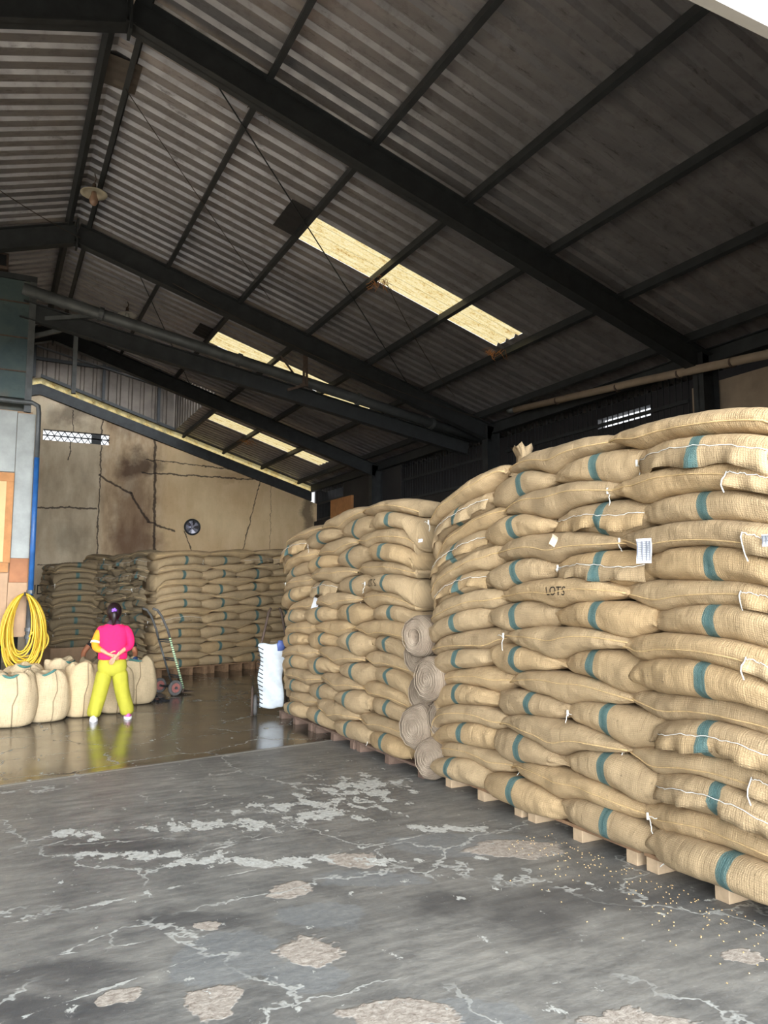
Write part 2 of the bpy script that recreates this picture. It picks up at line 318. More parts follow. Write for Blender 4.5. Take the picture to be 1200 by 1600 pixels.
# ------------------------------------------------------------------ mesh helpers
def tag(o, label=None, cat=None, group=None, kind=None):
    if label: o['label'] = label
    if cat: o['category'] = cat
    if group: o['group'] = group
    if kind: o['kind'] = kind
    return o
def empty(name, loc=(0, 0, 0), rz=0.0, label=None, cat=None, group=None, kind=None):
    o = bpy.data.objects.new(name, None); C.objects.link(o); o.location = loc; o.rotation_euler = (0, 0, rz); o.empty_display_size = .1
    return tag(o, label, cat, group, kind)
class MB:
    def __init__(s): s.v = []; s.f = []; s.uv = None
    def add(s, vs, fs):
        k = len(s.v); s.v += [tuple(p) for p in vs]; s.f += [tuple(i + k for i in f) for f in fs]; return s
    def box(s, c, d, rz=0.0, rot=None):
        m = rot if rot is not None else Matrix.Rotation(rz, 3, 'Z'); hx, hy, hz = d[0] / 2, d[1] / 2, d[2] / 2; c = Vector(c)
        vs = [c + m @ Vector((x * hx, y * hy, z * hz)) for x in (-1, 1) for y in (-1, 1) for z in (-1, 1)]
        return s.add(vs, [(0, 1, 3, 2), (4, 6, 7, 5), (0, 4, 5, 1), (2, 3, 7, 6), (0, 2, 6, 4), (1, 5, 7, 3)])
    def bb(s, a, b): return s.box([(a[i] + b[i]) / 2 for i in range(3)], [abs(b[i] - a[i]) for i in range(3)])
    def bar(s, a, b, w, h, upv=(0, 0, 1)):
        a, b = Vector(a), Vector(b); d = b - a; L = d.length; d.normalize(); sd = d.cross(Vector(upv))
        if sd.length < 1e-4: sd = d.cross(Vector((1, 0, 0)))
        sd.normalize(); u = sd.cross(d); m = Matrix((d, sd, u)).transposed()
        return s.box((a + b) / 2, (L, w, h), rot=m)
    def ibeam(s, a, b, w, h, t=.012, upv=(0, 0, 1)):
        a, b = Vector(a), Vector(b); d = (b - a).normalized(); sd = d.cross(Vector(upv)).normalized(); u = sd.cross(d)
        s.bar(a, b, t, h, upv); o = u * (h / 2 - t / 2)
        s.bar(a + o, b + o, w, t, upv); s.bar(a - o, b - o, w, t, upv); return s
    def tube(s, pts, r, n=8, caps=True, flat=None, closed=False):
        pts = [Vector(p) for p in pts]; N = len(pts); rs = r if isinstance(r, (list, tuple)) else [r] * N
        k = len(s.v); ref = None
        for i, p in enumerate(pts):
            if closed: d = pts[(i + 1) % N] - pts[i - 1]
            else: d = pts[min(i + 1, N - 1)] - pts[max(i - 1, 0)]
            if d.length < 1e-9: d = Vector((0, 0, 1))
            d.normalize()
            if ref is None:
                ref = d.orthogonal().normalized()
                if flat is not None: ref = (Vector(flat) - d * Vector(flat).dot(d)).normalized()
            else:
                ref = ref - d * ref.dot(d)
                ref = ref.normalized() if ref.length > 1e-6 else d.orthogonal().normalized()
            q = d.cross(ref); rr = rs[i]; ra, rb = rr if isinstance(rr, (list, tuple)) else (rr, rr)
            for j in range(n):
                a = 2 * PI * j / n; s.v.append(tuple(p + ref * (math.cos(a) * ra) + q * (math.sin(a) * rb)))
        for i in range(N if closed else N - 1):
            i2 = (i + 1) % N
            for j in range(n):
                s.f.append((k + i * n + j, k + i * n + (j + 1) % n, k + i2 * n + (j + 1) % n, k + i2 * n + j))
        if caps and not closed:
            s.f.append(tuple(k + j for j in range(n))[::-1]); s.f.append(tuple(k + (N - 1) * n + j for j in range(n)))
        return s
    def loft(s, rings, n=24, cap0=True, cap1=True, sq=2.0):       # rings: (x,y,z,rx,ry) horizontal super-ellipses
        k = len(s.v)
        for (x, y, z, rx, ry) in rings:
            for j in range(n):
                a = 2 * PI * j / n; ca, sa = math.cos(a), math.sin(a)
                s.v.append((x + rx * math.copysign(abs(ca) ** (2 / sq), ca), y + ry * math.copysign(abs(sa) ** (2 / sq), sa), z))
        for i in range(len(rings) - 1):
            for j in range(n):
                s.f.append((k + i * n + j, k + i * n + (j + 1) % n, k + (i + 1) * n + (j + 1) % n, k + (i + 1) * n + j))
        if cap0: s.f.append(tuple(k + j for j in range(n))[::-1])
        if cap1: s.f.append(tuple(k + (len(rings) - 1) * n + j for j in range(n)))
        return s
    def jitter(s, amp, sc, seed=0.0):
        s.v = [tuple(Vector(p) + noise.noise_vector(Vector(p) * sc + Vector((seed, seed, seed))) * amp) for p in s.v]; return s
    def build(s, name, mat, parent=None, smooth=False, origin=None, mods=None):
        me = bpy.data.meshes.new(name)
        o3 = Vector(origin) if origin is not None else Vector((0, 0, 0))
        if parent is not None and origin is None and parent.get('wo'): o3 = Vector(parent['wo'])
        me.from_pydata([tuple(Vector(p) - o3) for p in s.v], [], s.f); me.materials.append(mat)
        bm = bmesh.new(); bm.from_mesh(me); bmesh.ops.recalc_face_normals(bm, faces=bm.faces); bm.to_mesh(me); bm.free()
        if s.uv is not None:
            ul = me.uv_layers.new(name='UVMap'); idx = np.empty(len(me.loops), 'i'); me.loops.foreach_get('vertex_index', idx)
            ul.data.foreach_set('uv', np.array(s.uv, 'f')[idx].ravel())
        if smooth: me.polygons.foreach_set('use_smooth', [True] * len(me.polygons))
        o = bpy.data.objects.new(name, me); C.objects.link(o)
        if parent is not None: o.parent = parent
        elif origin is not None: o.location = origin
        for md in (mods or []):
            kind, kw = md; m_ = o.modifiers.new(kind.lower(), kind)
            for a, b in kw.items(): setattr(m_, a, b)
        return o
def wroot(name, loc, label, cat, group=None, kind=None):   # an empty whose children are given in world coordinates
    o = empty(name, loc, 0, label, cat, group, kind); o['wo'] = tuple(loc); return o
BEV = lambda w_=.004: ('BEVEL', dict(width=w_, segments=2, limit_method='ANGLE'))
def structure(o): o['kind'] = 'structure'; return o

# ------------------------------------------------------------------ floor and walls
fl = MB(); fl.add([(XL - .2, -.6, 0), (XE + 3, -.6, 0), (XE + 3, 24, 0), (XL - .2, 24, 0)], [(0, 1, 2, 3)]); structure(fl.build('floor', M['floor']))
fl = MB(); fl.add([(-30, -30, -.004), (30, -30, -.004), (30, -.6, -.004), (-30, -.6, -.004)], [(0, 1, 2, 3)]); fl.add([(-30, -.6, -.004), (XL - .2, -.6, -.004), (XL - .2, 24, -.004), (-30, 24, -.004)], [(0, 1, 2, 3)]); structure(fl.build('floor', M['yard']))
b = MB()   # rear gable wall: plaster face with sloping head under the roof
xs = [XL, XR, XE + .1]
def gz(x): return zroof(x) - .46
vs = [(XL - .2, YB, 0), (XE + .2, YB, 0), (XE + .2, YB, gz(XE + .2)), (XR, YB, gz(XR)), (XL - .2, YB, gz(XL - .2))]
hole = [(.98, 5.44), (2.56, 5.74)]
def prism(b, poly, y0, y1):
    n_ = len(poly); b.add([(x, y0, z) for x, z in poly] + [(x, y1, z) for x, z in poly], [tuple(range(n_)), tuple(range(n_, 2 * n_))[::-1]] + [(i, (i + 1) % n_, n_ + (i + 1) % n_, n_ + i) for i in range(n_)])
y0, y1 = YB, YB + .2
prism(b, [(XL - .2, 0), (.98, 0), (.98, gz(.98)), (XR, gz(XR)), (XL - .2, gz(XL - .2))], y0, y1)
prism(b, [(.98, 0), (2.56, 0), (2.56, 5.46), (.98, 5.46)], y0, y1)
prism(b, [(.98, 5.74), (2.56, 5.74), (2.56, gz(2.56)), (.98, gz(.98))], y0, y1)
prism(b, [(2.56, 0), (XE + .2, 0), (XE + .2, gz(XE + .2)), (2.56, gz(2.56))], y0, y1)
structure(b.build('wall_back', M['gable']))
b = MB(); b.bb((XL - .2, YF, 0), (XL, 3.0, ZE + .1)); b.bb((XL - .2, 11, 0), (XL, YB, ZE + .1)); b.bb((XL - .2, 3, 4.2), (XL, 11, ZE + .1)); structure(b.build('wall_left', M['plaster_tan']))  # wide opening out of view, added to let daylight onto the stacks
b = MB()   # right wall: dark boarding to 3.7 m, plastered part near the front
b.bb((XE + .12, 7.1, 0), (XE + .2, YB, 3.72)); structure(b.build('wall_right', M['sheet_dark']))
b = MB(); b.bb((XE + .05, YF, 0), (XE + .2, 7.05, 4.34)); structure(b.build('wall_right', M['plaster_tan']))
b = MB()   # dark outer walls, added to block the bright sky behind the grille
b.bb((XE + 2.6, YF, 0), (XE + 2.8, 10.2, 6.5)); b.bb((XE + 2.6, 11.6, 0), (XE + 2.8, YB + 3, 6.5)); b.bb((XE + 2.6, 10.2, 0), (XE + 2.8, 11.6, 4.92)); b.bb((XE + 2.6, 10.2, 5.12), (XE + 2.8, 11.6, 6.5))
b.bb((XE + .2, YB + .1, 0), (XE + 2.8, YB + .2, 6.5)); b.bb((XE + .2, YF, 0), (XE + 2.8, YF + .1, 6.5))
structure(b.build('wall_outer_screen', M['sheet_dark']))
b = MB(); b.bb((XE + .1, YF, 5.35), (XE + 2.8, YB, 5.4)); structure(b.build('trim_1', M['sheet_dark']))
b = MB()   # front wall above the wide doorway
z0 = 4.0
prism(b, [(-5.6, z0), (XE + .2, z0), (XE + .2, zroof(XE) + .0), (XR, ZR + .05), (-5.6, zroof(-5.6))], YF, YF + .05)
b.bb((XL - .2, YF, 0), (-5.6, YF + .2, ZE + .1)); b.bb((3.75, YF, 0), (XE + .2, YF + .05, z0))  # unseen right jamb, set inward to keep the right roof dark
structure(b.build('wall_front', M['plaster_pale']))

# corrugated roof, one rib every 0.21 m
P_ = .212
def prof(y0, y1):
    pts = []; k = math.floor(y0 / P_)
    while k * P_ < y1:
        for dy, h in ((0, 0), (.112, 0), (.131, .046), (.173, .046), (.205, 0)):
            y = k * P_ + dy
            if y0 - 1e-6 <= y <= y1 + 1e-6: pts.append((y, h))
        k += 1
    if not pts or pts[0][0] > y0 + 1e-3: pts.insert(0, (y0, 0))
    if pts[-1][0] < y1 - 1e-3: pts.append((y1, 0))
    return pts
def sheet_cells(b, x0, x1, y0, y1, dz=0.0):
    p = prof(y0, y1); k = len(b.v); nz = 1
    for y, h in p: b.v.append((x0, y, zroof(x0) + h + dz)); b.v.append((x1, y, zroof(x1) + h + dz))
    for i in range(len(p) - 1): b.f.append((k + 2 * i, k + 2 * i + 1, k + 2 * i + 3, k + 2 * i + 2))
sk = lambda a, b_: (round(a / P_) * P_, round(b_ / P_) * P_)
SKY = [(3.38, 6.52, sk(8.38, 9.07)), (3.38, 6.52, sk(13.1, 13.72)), (4.54, 7.5, sk(17.75, 18.45))]
RAISE_X, RAISE_Y = 4.2, 16.36
XS = sorted(set([XR, 1.0, 2.14, 3.38, 4.2, 4.54, 5.5, 6.52, 7.5, XE + .5]))
rb = MB()
for i in range(len(XS) - 1):
    x0, x1 = XS[i], XS[i + 1]; cuts = []
    for (a, c_, (ya, yb)) in SKY:
        if x0 >= a - .01 and x1 <= c_ + .01: cuts.append((ya, yb))
    end = RAISE_Y if x1 <= RAISE_X + .01 else YB + .05
    y = YF - .2
    for ya, yb in sorted(cuts): sheet_cells(rb, x0, x1, y, ya); y = yb
    sheet_cells(rb, x0, x1, y, end)
for x0, x1 in ((XL - .5, -2), (-2, XR)):
    sheet_cells(rb, x0, x1, YF - .2, YB + .05 if x1 <= -2 else RAISE_Y)
structure(rb.build('ceiling', M['roof'], mods=[('SOLIDIFY', dict(thickness=.002))]))
for k, (a, c_, (ya, yb)) in enumerate(SKY):
    r = wroot('roof_skylight', ((a + c_) / 2, (ya + yb) / 2, zroof((a + c_) / 2)),
              ['yellowed translucent roof skylight strip nearest the camera, brightest and largest', 'cream roof skylight strip half hidden behind the crossing pipe', 'cream roof skylight strip closest to the back wall'][k], 'skylight', 'translucent skylight strips in the roof')
    cuts = [a] + [x for x in PUR if a < x < c_] + [c_]
    for x0, x1 in zip(cuts[:-1], cuts[1:]):
        q = MB(); sheet_cells(q, x0, x1, ya, yb, .004); q.build('translucent_panel', M['skylight'], r)
# raised bay beyond the third frame
b = MB(); zt = 9.0
def sheetwall(b, a, c_, zf, zt_, depth=.05, pitch=.3):
    a, c_ = Vector((*a, 0)), Vector((*c_, 0)); d = (c_ - a); L = d.length; d.normalize(); nrm = Vector((-d.y, d.x, 0)); pts = []; u = 0
    while u < L:
        for du, h in ((0, 0), (pitch * .6, 0), (pitch * .68, depth), (pitch * .92, depth)):
            if u + du <= L: pts.append((u + du, h))
        u += pitch
    pts.append((L, 0)); k = len(b.v)
    for u, h in pts:
        p = a + d * u + nrm * h; b.v.append((p.x, p.y, zf(p.x))); b.v.append((p.x, p.y, zt_))
    for i in range(len(pts) - 1): b.f.append((k + 2 * i, k + 2 * i + 1, k + 2 * i + 3, k + 2 * i + 2))
sheetwall(b, (-2, YB + .02), (RAISE_X, YB + .02), lambda x: zroof(x) - .05, zt)
structure(b.build('wall_clerestory', M['sheet'], mods=[('SOLIDIFY', dict(thickness=.004))]))
b = MB(); sheetwall(b, (RAISE_X, YB), (RAISE_X, RAISE_Y), lambda x: zroof(x), zt); structure(b.build('wall_clerestory', M['sheet'], mods=[('SOLIDIFY', dict(thickness=.004))]))
b = MB(); b.bb((-2.05, RAISE_Y, zroof(-2)), (-2, YB, zt)); b.bb((-2, RAISE_Y, ZR + .1), (RAISE_X, RAISE_Y + .03, zt)); b.bb((-2, RAISE_Y, zt), (RAISE_X, YB + .1, zt + .04)); structure(b.build('ceiling', M['roof']))
# light strip between wall head and roof, dark wall plate beneath it
def slope_bar(b, x0, x1, y0, y1, d0, d1):
    prism_pts = [(x0, zroof(x0) - d0), (x1, zroof(x1) - d0), (x1, zroof(x1) - d1), (x0, zroof(x0) - d1)]
    prism(b, prism_pts, y0, y1)
q = MB(); q.add([(XR, YB - .01, zroof(XR) - .01), (XE, YB - .01, zroof(XE) - .01), (XE, YB - .01, zroof(XE) - .22), (XR, YB - .01, zroof(XR) - .22), (XR - 2, YB - .01, zroof(XR - 2) - .01), (XR - 2, YB - .01, zroof(XR - 2) - .22)], [(0, 1, 2, 3), (4, 0, 3, 5)]); structure(q.build('window_1', M['strip']))
q = MB(); slope_bar(q, XR - 2, XR, YB - .10, YB, .19, .46); slope_bar(q, XR, XE, YB - .10, YB, .19, .46); slope_bar(q, XR, XE, YB - .1, YB - .02, -.06, .02); structure(q.build('trim_2', M['steel']))

# ------------------------------------------------------------------ steel frames, purlins, rods
ordn = ['first', 'second', 'third', 'fourth', 'fifth', 'sixth', 'seventh', 'eighth', 'ninth', 'tenth', 'eleventh', 'twelfth', 'thirteenth', 'fourteenth', 'fifteenth', 'sixteenth', 'seventeenth']
flab = ['', 'dark steel portal frame nearest the camera, crossing the top of the photo', 'dark steel portal frame second from the camera, its ridge joint at upper left', 'dark steel portal frame third from the camera, low beyond the crossing pipe']
for k in (1, 2, 3):
    Y = PORT[k]; r = wroot('portal_frame', (XE, Y, 0), flab[k], 'steel frame', 'steel portal frames of the roof')
    d = .30
    q = MB(); q.ibeam((XR, Y, ZR - .27), (XE - .1, Y, zroof(XE - .1) - .27), .15, .30); q.build('rafter', M['steel'], r)
    q = MB(); q.ibeam((XR, Y, ZR - .27), (XL + .1, Y, zroof(XL + .1) - .27), .15, .30); q.build('rafter', M['steel'], r)
    q = MB(); q.ibeam((XE - .12, Y, .0), (XE - .12, Y, zroof(XE) - .1), .16, .28, upv=(1, 0, 0)); q.build('column', M['steel'], r)
    q = MB(); q.ibeam((XL + .12, Y, .0), (XL + .12, Y, zroof(XL) - .1), .16, .28, upv=(1, 0, 0)); q.build('column', M['steel'], r)
    q = MB(); q.box((XR, Y, ZR - .28), (.025, .17, .42)); q.build('ridge_plate', M['steel'], r)
for side in (1, -1):
    for i, px in enumerate(PUR):
        x = px if side > 0 else 2 * XR - px
        if side < 0 and i > 3: continue
        yend = RAISE_Y + .02 if (abs(x) < RAISE_X and x > -2) else YB - .12
        q = MB(); zc = zroof(x) - .072; sl = Vector((1, 0, -SL * (1 if x > XR else -1))).normalized(); nz = Vector((SL * (1 if x > XR else -1), 0, 1)).normalized()
        # C-section purlin in pieces, web plus two lips
        a = Vector((x, YF + .2, zc)); e_ = Vector((x, yend, zc))
        q.bar(a, e_, .006, .125, nz); q.bar(a + nz * .06 + sl * .025, e_ + nz * .06 + sl * .025, .055, .006, nz); q.bar(a - nz * .06 + sl * .025, e_ - nz * .06 + sl * .025, .055, .006, nz)
        o = q.build('roof_purlin', M['steel'], origin=(x, YF, zc))
        tag(o, 'dark steel purlin running into the distance, ' + (ordn[i] + ' one down the right-hand slope from the ridge' if side > 0 else ordn[i] + ' one down the left-hand slope from the ridge'), 'purlin', 'purlins under the roof sheets')
def rod(a, c_, r_, label, name='bracing_rod', mat='steel', cat='rod', sag=0.0, group='thin wires and rods under the roof'):
    a, c_ = Vector(a), Vector(c_); pts = [a.lerp(c_, t / 10) - Vector((0, 0, sag * 4 * (t / 10) * (1 - t / 10))) for t in range(11)]
    q = MB(); q.tube(pts, r_, 6); return tag(q.build(name, M[mat], origin=a), label, cat, group)
rod((1.47, 6.8, 6.70), (6.2, 11.3, zroof(6.2) - .15), .008, 'thin diagonal bracing rod crossing the purlins right of the ridge and the bright skylight')
rod((1.66, 11.6, 6.62), (3.6, 16.1, zroof(3.6) - .2), .008, 'thin diagonal bracing rod behind the second frame near the white lamp')
rod((2.2, 11.3, 6.25), (7.8, 11.3, 4.75), .006, 'thin sagging wire strung just below the second rafter', 'hanging_wire', 'dust_cobweb', 'wire', .18)
rod((-.6, 9.5, 6.5), (.9, 11.2, 6.62), .006, 'thin wire running to the ridge of the second frame at far left', 'hanging_wire', 'dust_cobweb', 'wire', .05)
rod((1.0, 7.9, 6.85), (3.6, 10.9, 6.1), .005, 'thin dark wire lying across the roof left of the nearest skylight', 'hanging_wire', 'dust_cobweb', 'wire', .02)
rod((4.5, 8.75, 5.72), (6.9, 10.9, 5.0), .005, 'thin wire trailing down and right from the nearest skylight', 'hanging_wire', 'dust_cobweb', 'wire', .12)
# cobweb tufts and straw hanging from roof
tufts = [(4.42, 8.85, 5.80, 'straw tuft hanging under the nearest skylight at its middle purlin'), (6.4, 9.0, 5.16, 'straw tuft at the lower right end of the nearest skylight'), (5.5, 18.3, 5.42, 'straw tuft hanging under the back skylight'), (2.2, 6.85, 6.45, 'dusty cobweb tuft on the nearest rafter')]
for k, (x, y, z, lb) in enumerate(tufts):
    q = MB(); rnd = random.Random(k)
    for j in range(26):
        a = Vector((x + rnd.uniform(-.13, .13), y + rnd.uniform(-.10, .10), z)); c_ = a + Vector((rnd.uniform(-.16, .16), rnd.uniform(-.12, .12), -rnd.uniform(.02, .13)))
        q.tube([a, a.lerp(c_, .5) + Vector((0, 0, rnd.uniform(-.04, .03))), c_], .003, 4)
    tag(q.build('straw_tuft', M['plywood_frame' if k < 3 else 'dust_cobweb'], origin=(x, y, z)), lb, 'debris', 'bits of straw and web under the roof')
# patched sheets
for (x0, x1, ya, yb, lb, mt) in [(3.02, 3.36, 8.38, 9.1, 'dark patch sheet beside the upper end of the nearest skylight', 'sheet_dark'), (.74, 1.12, 7.62, 8.12, 'crumpled grey patch sheet across the ridge near the top left', 'sheet'), (3.05, 3.36, 13.1, 13.7, 'dark patch sheet at the upper end of the half hidden skylight', 'sheet_dark')]:
    q = MB(); k_ = 8
    for i in range(k_ + 1):
        for j in range(2):
            x = x0 if j == 0 else x1; y = ya + (yb - ya) * i / k_; q.v.append((x, y, zroof(x) - .012 - .008 * (i % 2)))
    q.f = [(2 * i, 2 * i + 1, 2 * i + 3, 2 * i + 2) for i in range(k_)]
    tag(q.build('roof_patch', M[mt], origin=(x0, ya, zroof(x0)), mods=[('SOLIDIFY', dict(thickness=.004))]), lb, 'patch', 'patches on the roof')
# crossing pipe with beam under it, hung from the second frame
yp = 11.66
r = wroot('crossing_pipe', (4.4, yp, 5.15), 'long grey pipe sloping across the hall below the second frame, with flanged joints', 'pipe')
def pp(x): return 5.89 - (x - .36) * .188
q = MB(); q.tube([(x, yp, pp(x)) for x in (.2, 2.7, 5.3, 7.9)], .085, 16); q.build('tube', M['steel_grey'], r, True)
for x in (1.25, 3.35, 5.45, 6.9):
    q = MB(); q.tube([(x - .03, yp, pp(x - .03)), (x + .03, yp, pp(x + .03))], .105, 16); q.build('flange', M['steel_grey'], r, False)
q = MB(); x = 4.43
for dx in (-.03, .03): q.bar((x + dx, yp - .12, pp(x) - .12), (x + dx * .4, yp - .12, pp(x) + .62), .04, .012, (0, 1, 0))
q.bar((x - .3, yp - .12, pp(x) - .22), (x, yp - .12, pp(x) - .1), .04, .04); q.bar((x - .35, yp + .1, pp(x) + .4), (x, yp - .05, pp(x) - .12), .03, .03)
q.build('hanger_bracket', M['steel_rust'], r)
q = MB(); q.ibeam((.2, yp + .35, pp(.2) - .18), (7.9, yp + .35, pp(7.9) - .12), .14, .26); tag(q.build('tie_beam', M['steel'], origin=(4, yp + .35, 5)), 'dark steel tie beam directly behind and below the long crossing pipe', 'beam')
# braces at the left end
for k, (a, c_, lb) in enumerate([((.3, 12.1, 5.62), (1.45, 11.75, 5.78), 'upper grey brace rising from the steel bin to the crossing pipe'), ((.3, 12.1, 5.35), (1.0, 12.1, 5.65), 'lower grey brace beside the steel bin'), ((.96, 12.13, 4.6), (.96, 12.13, 5.70), 'upright grey strut standing right of the steel bin')]):
    q = MB(); q.bar(a, c_, .06, .06); tag(q.build('brace', M['steel_grey'], origin=a), lb, 'brace', 'braces beside the steel bin')
# girts and trusses on the clerestory sheet
gd = [((-1.9, 7.55), (4.1, 7.45)), ((-1.9, 8.2), (4.1, 8.1)), ((.6, 8.0), (4.0, 6.5)), ((-1.5, 7.0), (2.2, 6.75))]
for k, ((xa, za), (xb, zb)) in enumerate(gd[:2]):
    q = MB(); q.bar((xa, YB - .08, za), (xb, YB - .08, zb), .05, .08); tag(q.build('wall_girt', M['steel'], origin=(xa, YB - .08, za)), ['lower', 'upper'][k] + ' dark horizontal rail across the corrugated sheets high on the back wall', 'rail', 'rails on the raised back sheets')
for k, x in enumerate((.7, 2.35, 3.75)):
    q = MB(); q.bar((x, YB - .12, zroof(x)), (x, YB - .12, 8.9), .07, .07, (0, 1, 0)); tag(q.build('wall_post', M['steel'], origin=(x, YB - .12, zroof(x))), ordn[k] + ' dark post from the left standing in front of the raised corrugated sheets', 'post', 'posts on the raised back sheets')
for k, (a, c_) in enumerate([((.6, 16.6, 6.6), (5.9, 16.6, 5.45)), ((.6, 16.9, 6.95), (3.9, 16.9, 6.1))]):
    q = MB(); q.tube([a, c_], .022, 8); tag(q.build('tie_pipe', M['steel_grey'], origin=a), ['longer', 'shorter'][k] + ' thin pipe slanting below the third frame in front of the raised sheets', 'pipe', 'thin pipes beyond the third frame')
# right side: drain pipe, grille, eave beam, brackets
r = wroot('drain_pipe', (7.9, 8, 4.6), 'pale dusty drain pipe running along the right wall above the sacks', 'pipe')
q = MB(); q.tube([(7.8, 10.45, 4.74), (7.8, 7.6, 4.52), (7.8, 4.9, 4.28)], .055, 14); q.build('tube', M['plaster_tan'], r, True)
q = MB(); q.tube([(7.8, 10.4, 4.74), (7.8, 10.55, 4.76), (7.82, 10.62, 4.85), (7.95, 10.62, 5.0)], .062, 12); q.build('elbow', M['steel_grey'], r, True)
for y in (9.3, 8.0, 6.9, 6.1):
    q = MB(); zz = 4.28 + (y - 4.9) * .0825; q.tube([(7.8, y - .012, zz), (7.8, y + .012, zz)], .062, 14); q.build('joint_band', M['steel_rust'], r)
for k, (ya, yb) in enumerate([(7.15, 11.3), (11.6, 16.05), (16.35, 20.4)]):
    r = wroot('wall_grille', (XE, ya, 3.72), 'dark barred grille high on the right wall, ' + ['between the first and second frame columns', 'between the second and third frame columns', 'between the third frame and the back wall'][k], 'grille', 'barred grilles above the right wall')
    q = MB(); y = ya
    while y < yb: q.bar((XE + .1, y, 3.72), (XE + .1, y, 4.72), .012, .012); y += .11
    q.build('bars', M['steel'], r)
    q = MB()
    for z in (3.75, 4.2, 4.7): q.bar((XE + .1, ya, z), (XE + .1, yb, z), .04, .05)
    q.build('rails', M['steel'], r)
q = MB(); q.ibeam((XE - .05, YF + .3, ZE - .12), (XE - .05, YB - .15, ZE - .12), .12, .2); tag(q.build('eave_beam', M['steel'], origin=(XE, YF, ZE)), 'dark steel eave beam along the head of the right wall', 'beam')
q = MB(); q.bb((XE + .02, 15.2, 3.5), (XE + .06, 18.4, 4.95)); 
tag(q.build('patch_board', M['sheet_dark'], origin=(XE, 17, 4)), 'dark boarding on the right wall behind the middle sack stack', 'board')
q = MB(); q.bb((8.1, 17.75, 3.2), (8.26, 19.1, 4.15)); q.bb((8.1, 17.3, 3.3), (8.26, 17.7, 3.8)); tag(q.build('plywood_board', M['plywood_frame'], origin=(7.85, 18, 3.2)), 'orange plywood board standing in the far right corner above the middle stack', 'board')

# ------------------------------------------------------------------ wall fittings at the back
r = wroot('vent_block', (1.77, YB, 5.6), 'narrow lattice vent strip with daylight through it, high on the back wall', 'vent')
q = MB(); q.bb((.98, YB + .03, 5.44), (2.56, YB + .06, 5.47)); q.bb((.98, YB + .03, 5.72), (2.56, YB + .06, 5.75)); q.bb((.98, YB + .03, 5.58), (2.56, YB + .06, 5.61)); q.bb((2.12, YB + .03, 5.46), (2.36, YB + .06, 5.74)); q.build('frame', M['steel'], r)
q = MB(); x = 1.0; k = 0
while x < 2.55:
    for z, s_ in ((5.46, 1), (5.60, -1)):
        q.bar((x, YB + .045, z if s_ > 0 else z + .12), (x + .08, YB + .045, z + .12 if s_ > 0 else z), .02, .024, (0, 1, 0)); q.bar((x + .08, YB + .045, z + .12 if s_ > 0 else z), (x + .16, YB + .045, z if s_ > 0 else z + .12), .02, .024, (0, 1, 0))
    x += .16
q.build('lattice', M['steel'], r)
r = wroot('wall_fan', (4.74, YB, 3.42), 'round shiny exhaust fan on the back wall above the rear sacks', 'fan')
def disc(cx, cy_, cz, r_, th, n_=28):
    b_ = MB(); b_.tube([(cx, cy_, cz), (cx, cy_ - th, cz)], r_, n_); return b_
q = MB(); q.tube([(4.74 + .2 * math.cos(a), YB - .06, 3.42 + .2 * math.sin(a)) for a in [2 * PI * i / 32 for i in range(32)]], .025, 8, closed=True); q.build('rim', M['steel'], r, True)
q = disc(4.74, YB - .01, 3.42, .19, .02); q.build('back_plate', M['chrome'], r)
for k in range(5):
    a = 2 * PI * k / 5; q = MB(); c0 = Vector((4.74, YB - .06, 3.42)); d = Vector((math.cos(a), 0, math.sin(a))); t_ = Vector((-math.sin(a), 0, math.cos(a)))
    q.add([c0 + d * .03 - t_ * .02 + Vector((0, .02, 0)), c0 + d * .17 - t_ * .06 + Vector((0, .03, 0)), c0 + d * .17 + t_ * .05 - Vector((0, .03, 0)), c0 + d * .03 + t_ * .02 - Vector((0, .02, 0))], [(0, 1, 2, 3)]); q.build('blade', M['chrome'], r, mods=[('SOLIDIFY', dict(thickness=.004))])
q = disc(4.74, YB - .04, 3.42, .045, .05, 16); q.build('hub', M['chrome'], r)
def text(name, body, size, loc, rot, mat, parent=None, ext=.001, align='CENTER', wo=None):
    cu = bpy.data.curves.new(name, 'FONT'); cu.body = body; cu.size = size; cu.extrude = ext; cu.align_x = align
    tmp = bpy.data.objects.new(name, cu); C.objects.link(tmp); bpy.context.view_layer.update()
    me = bpy.data.meshes.new_from_object(tmp); bpy.data.objects.remove(tmp); me.materials.clear(); me.materials.append(mat)
    o = bpy.data.objects.new(name, me); C.objects.link(o); o.location = loc; o.rotation_euler = rot
    if parent: o.parent = parent
    return o
o = text('stencil_lettering', 'GUDANG', .34, (1.17, YB - .006, 1.62), (PI / 2, 0, 0), M['stamp']); o.scale = (.72, 1, 1)
tag(o, 'black stencilled warehouse lettering on the back wall beside the blue pipe', 'lettering')
q = MB(); q.bb((.75, YB - .01, 1.44), (1.65, YB - .002, 1.49)); tag(q.build('painted_line', M['stamp'], origin=(1.2, YB, 1.46)), 'black painted line under the stencilled lettering', 'painted line')
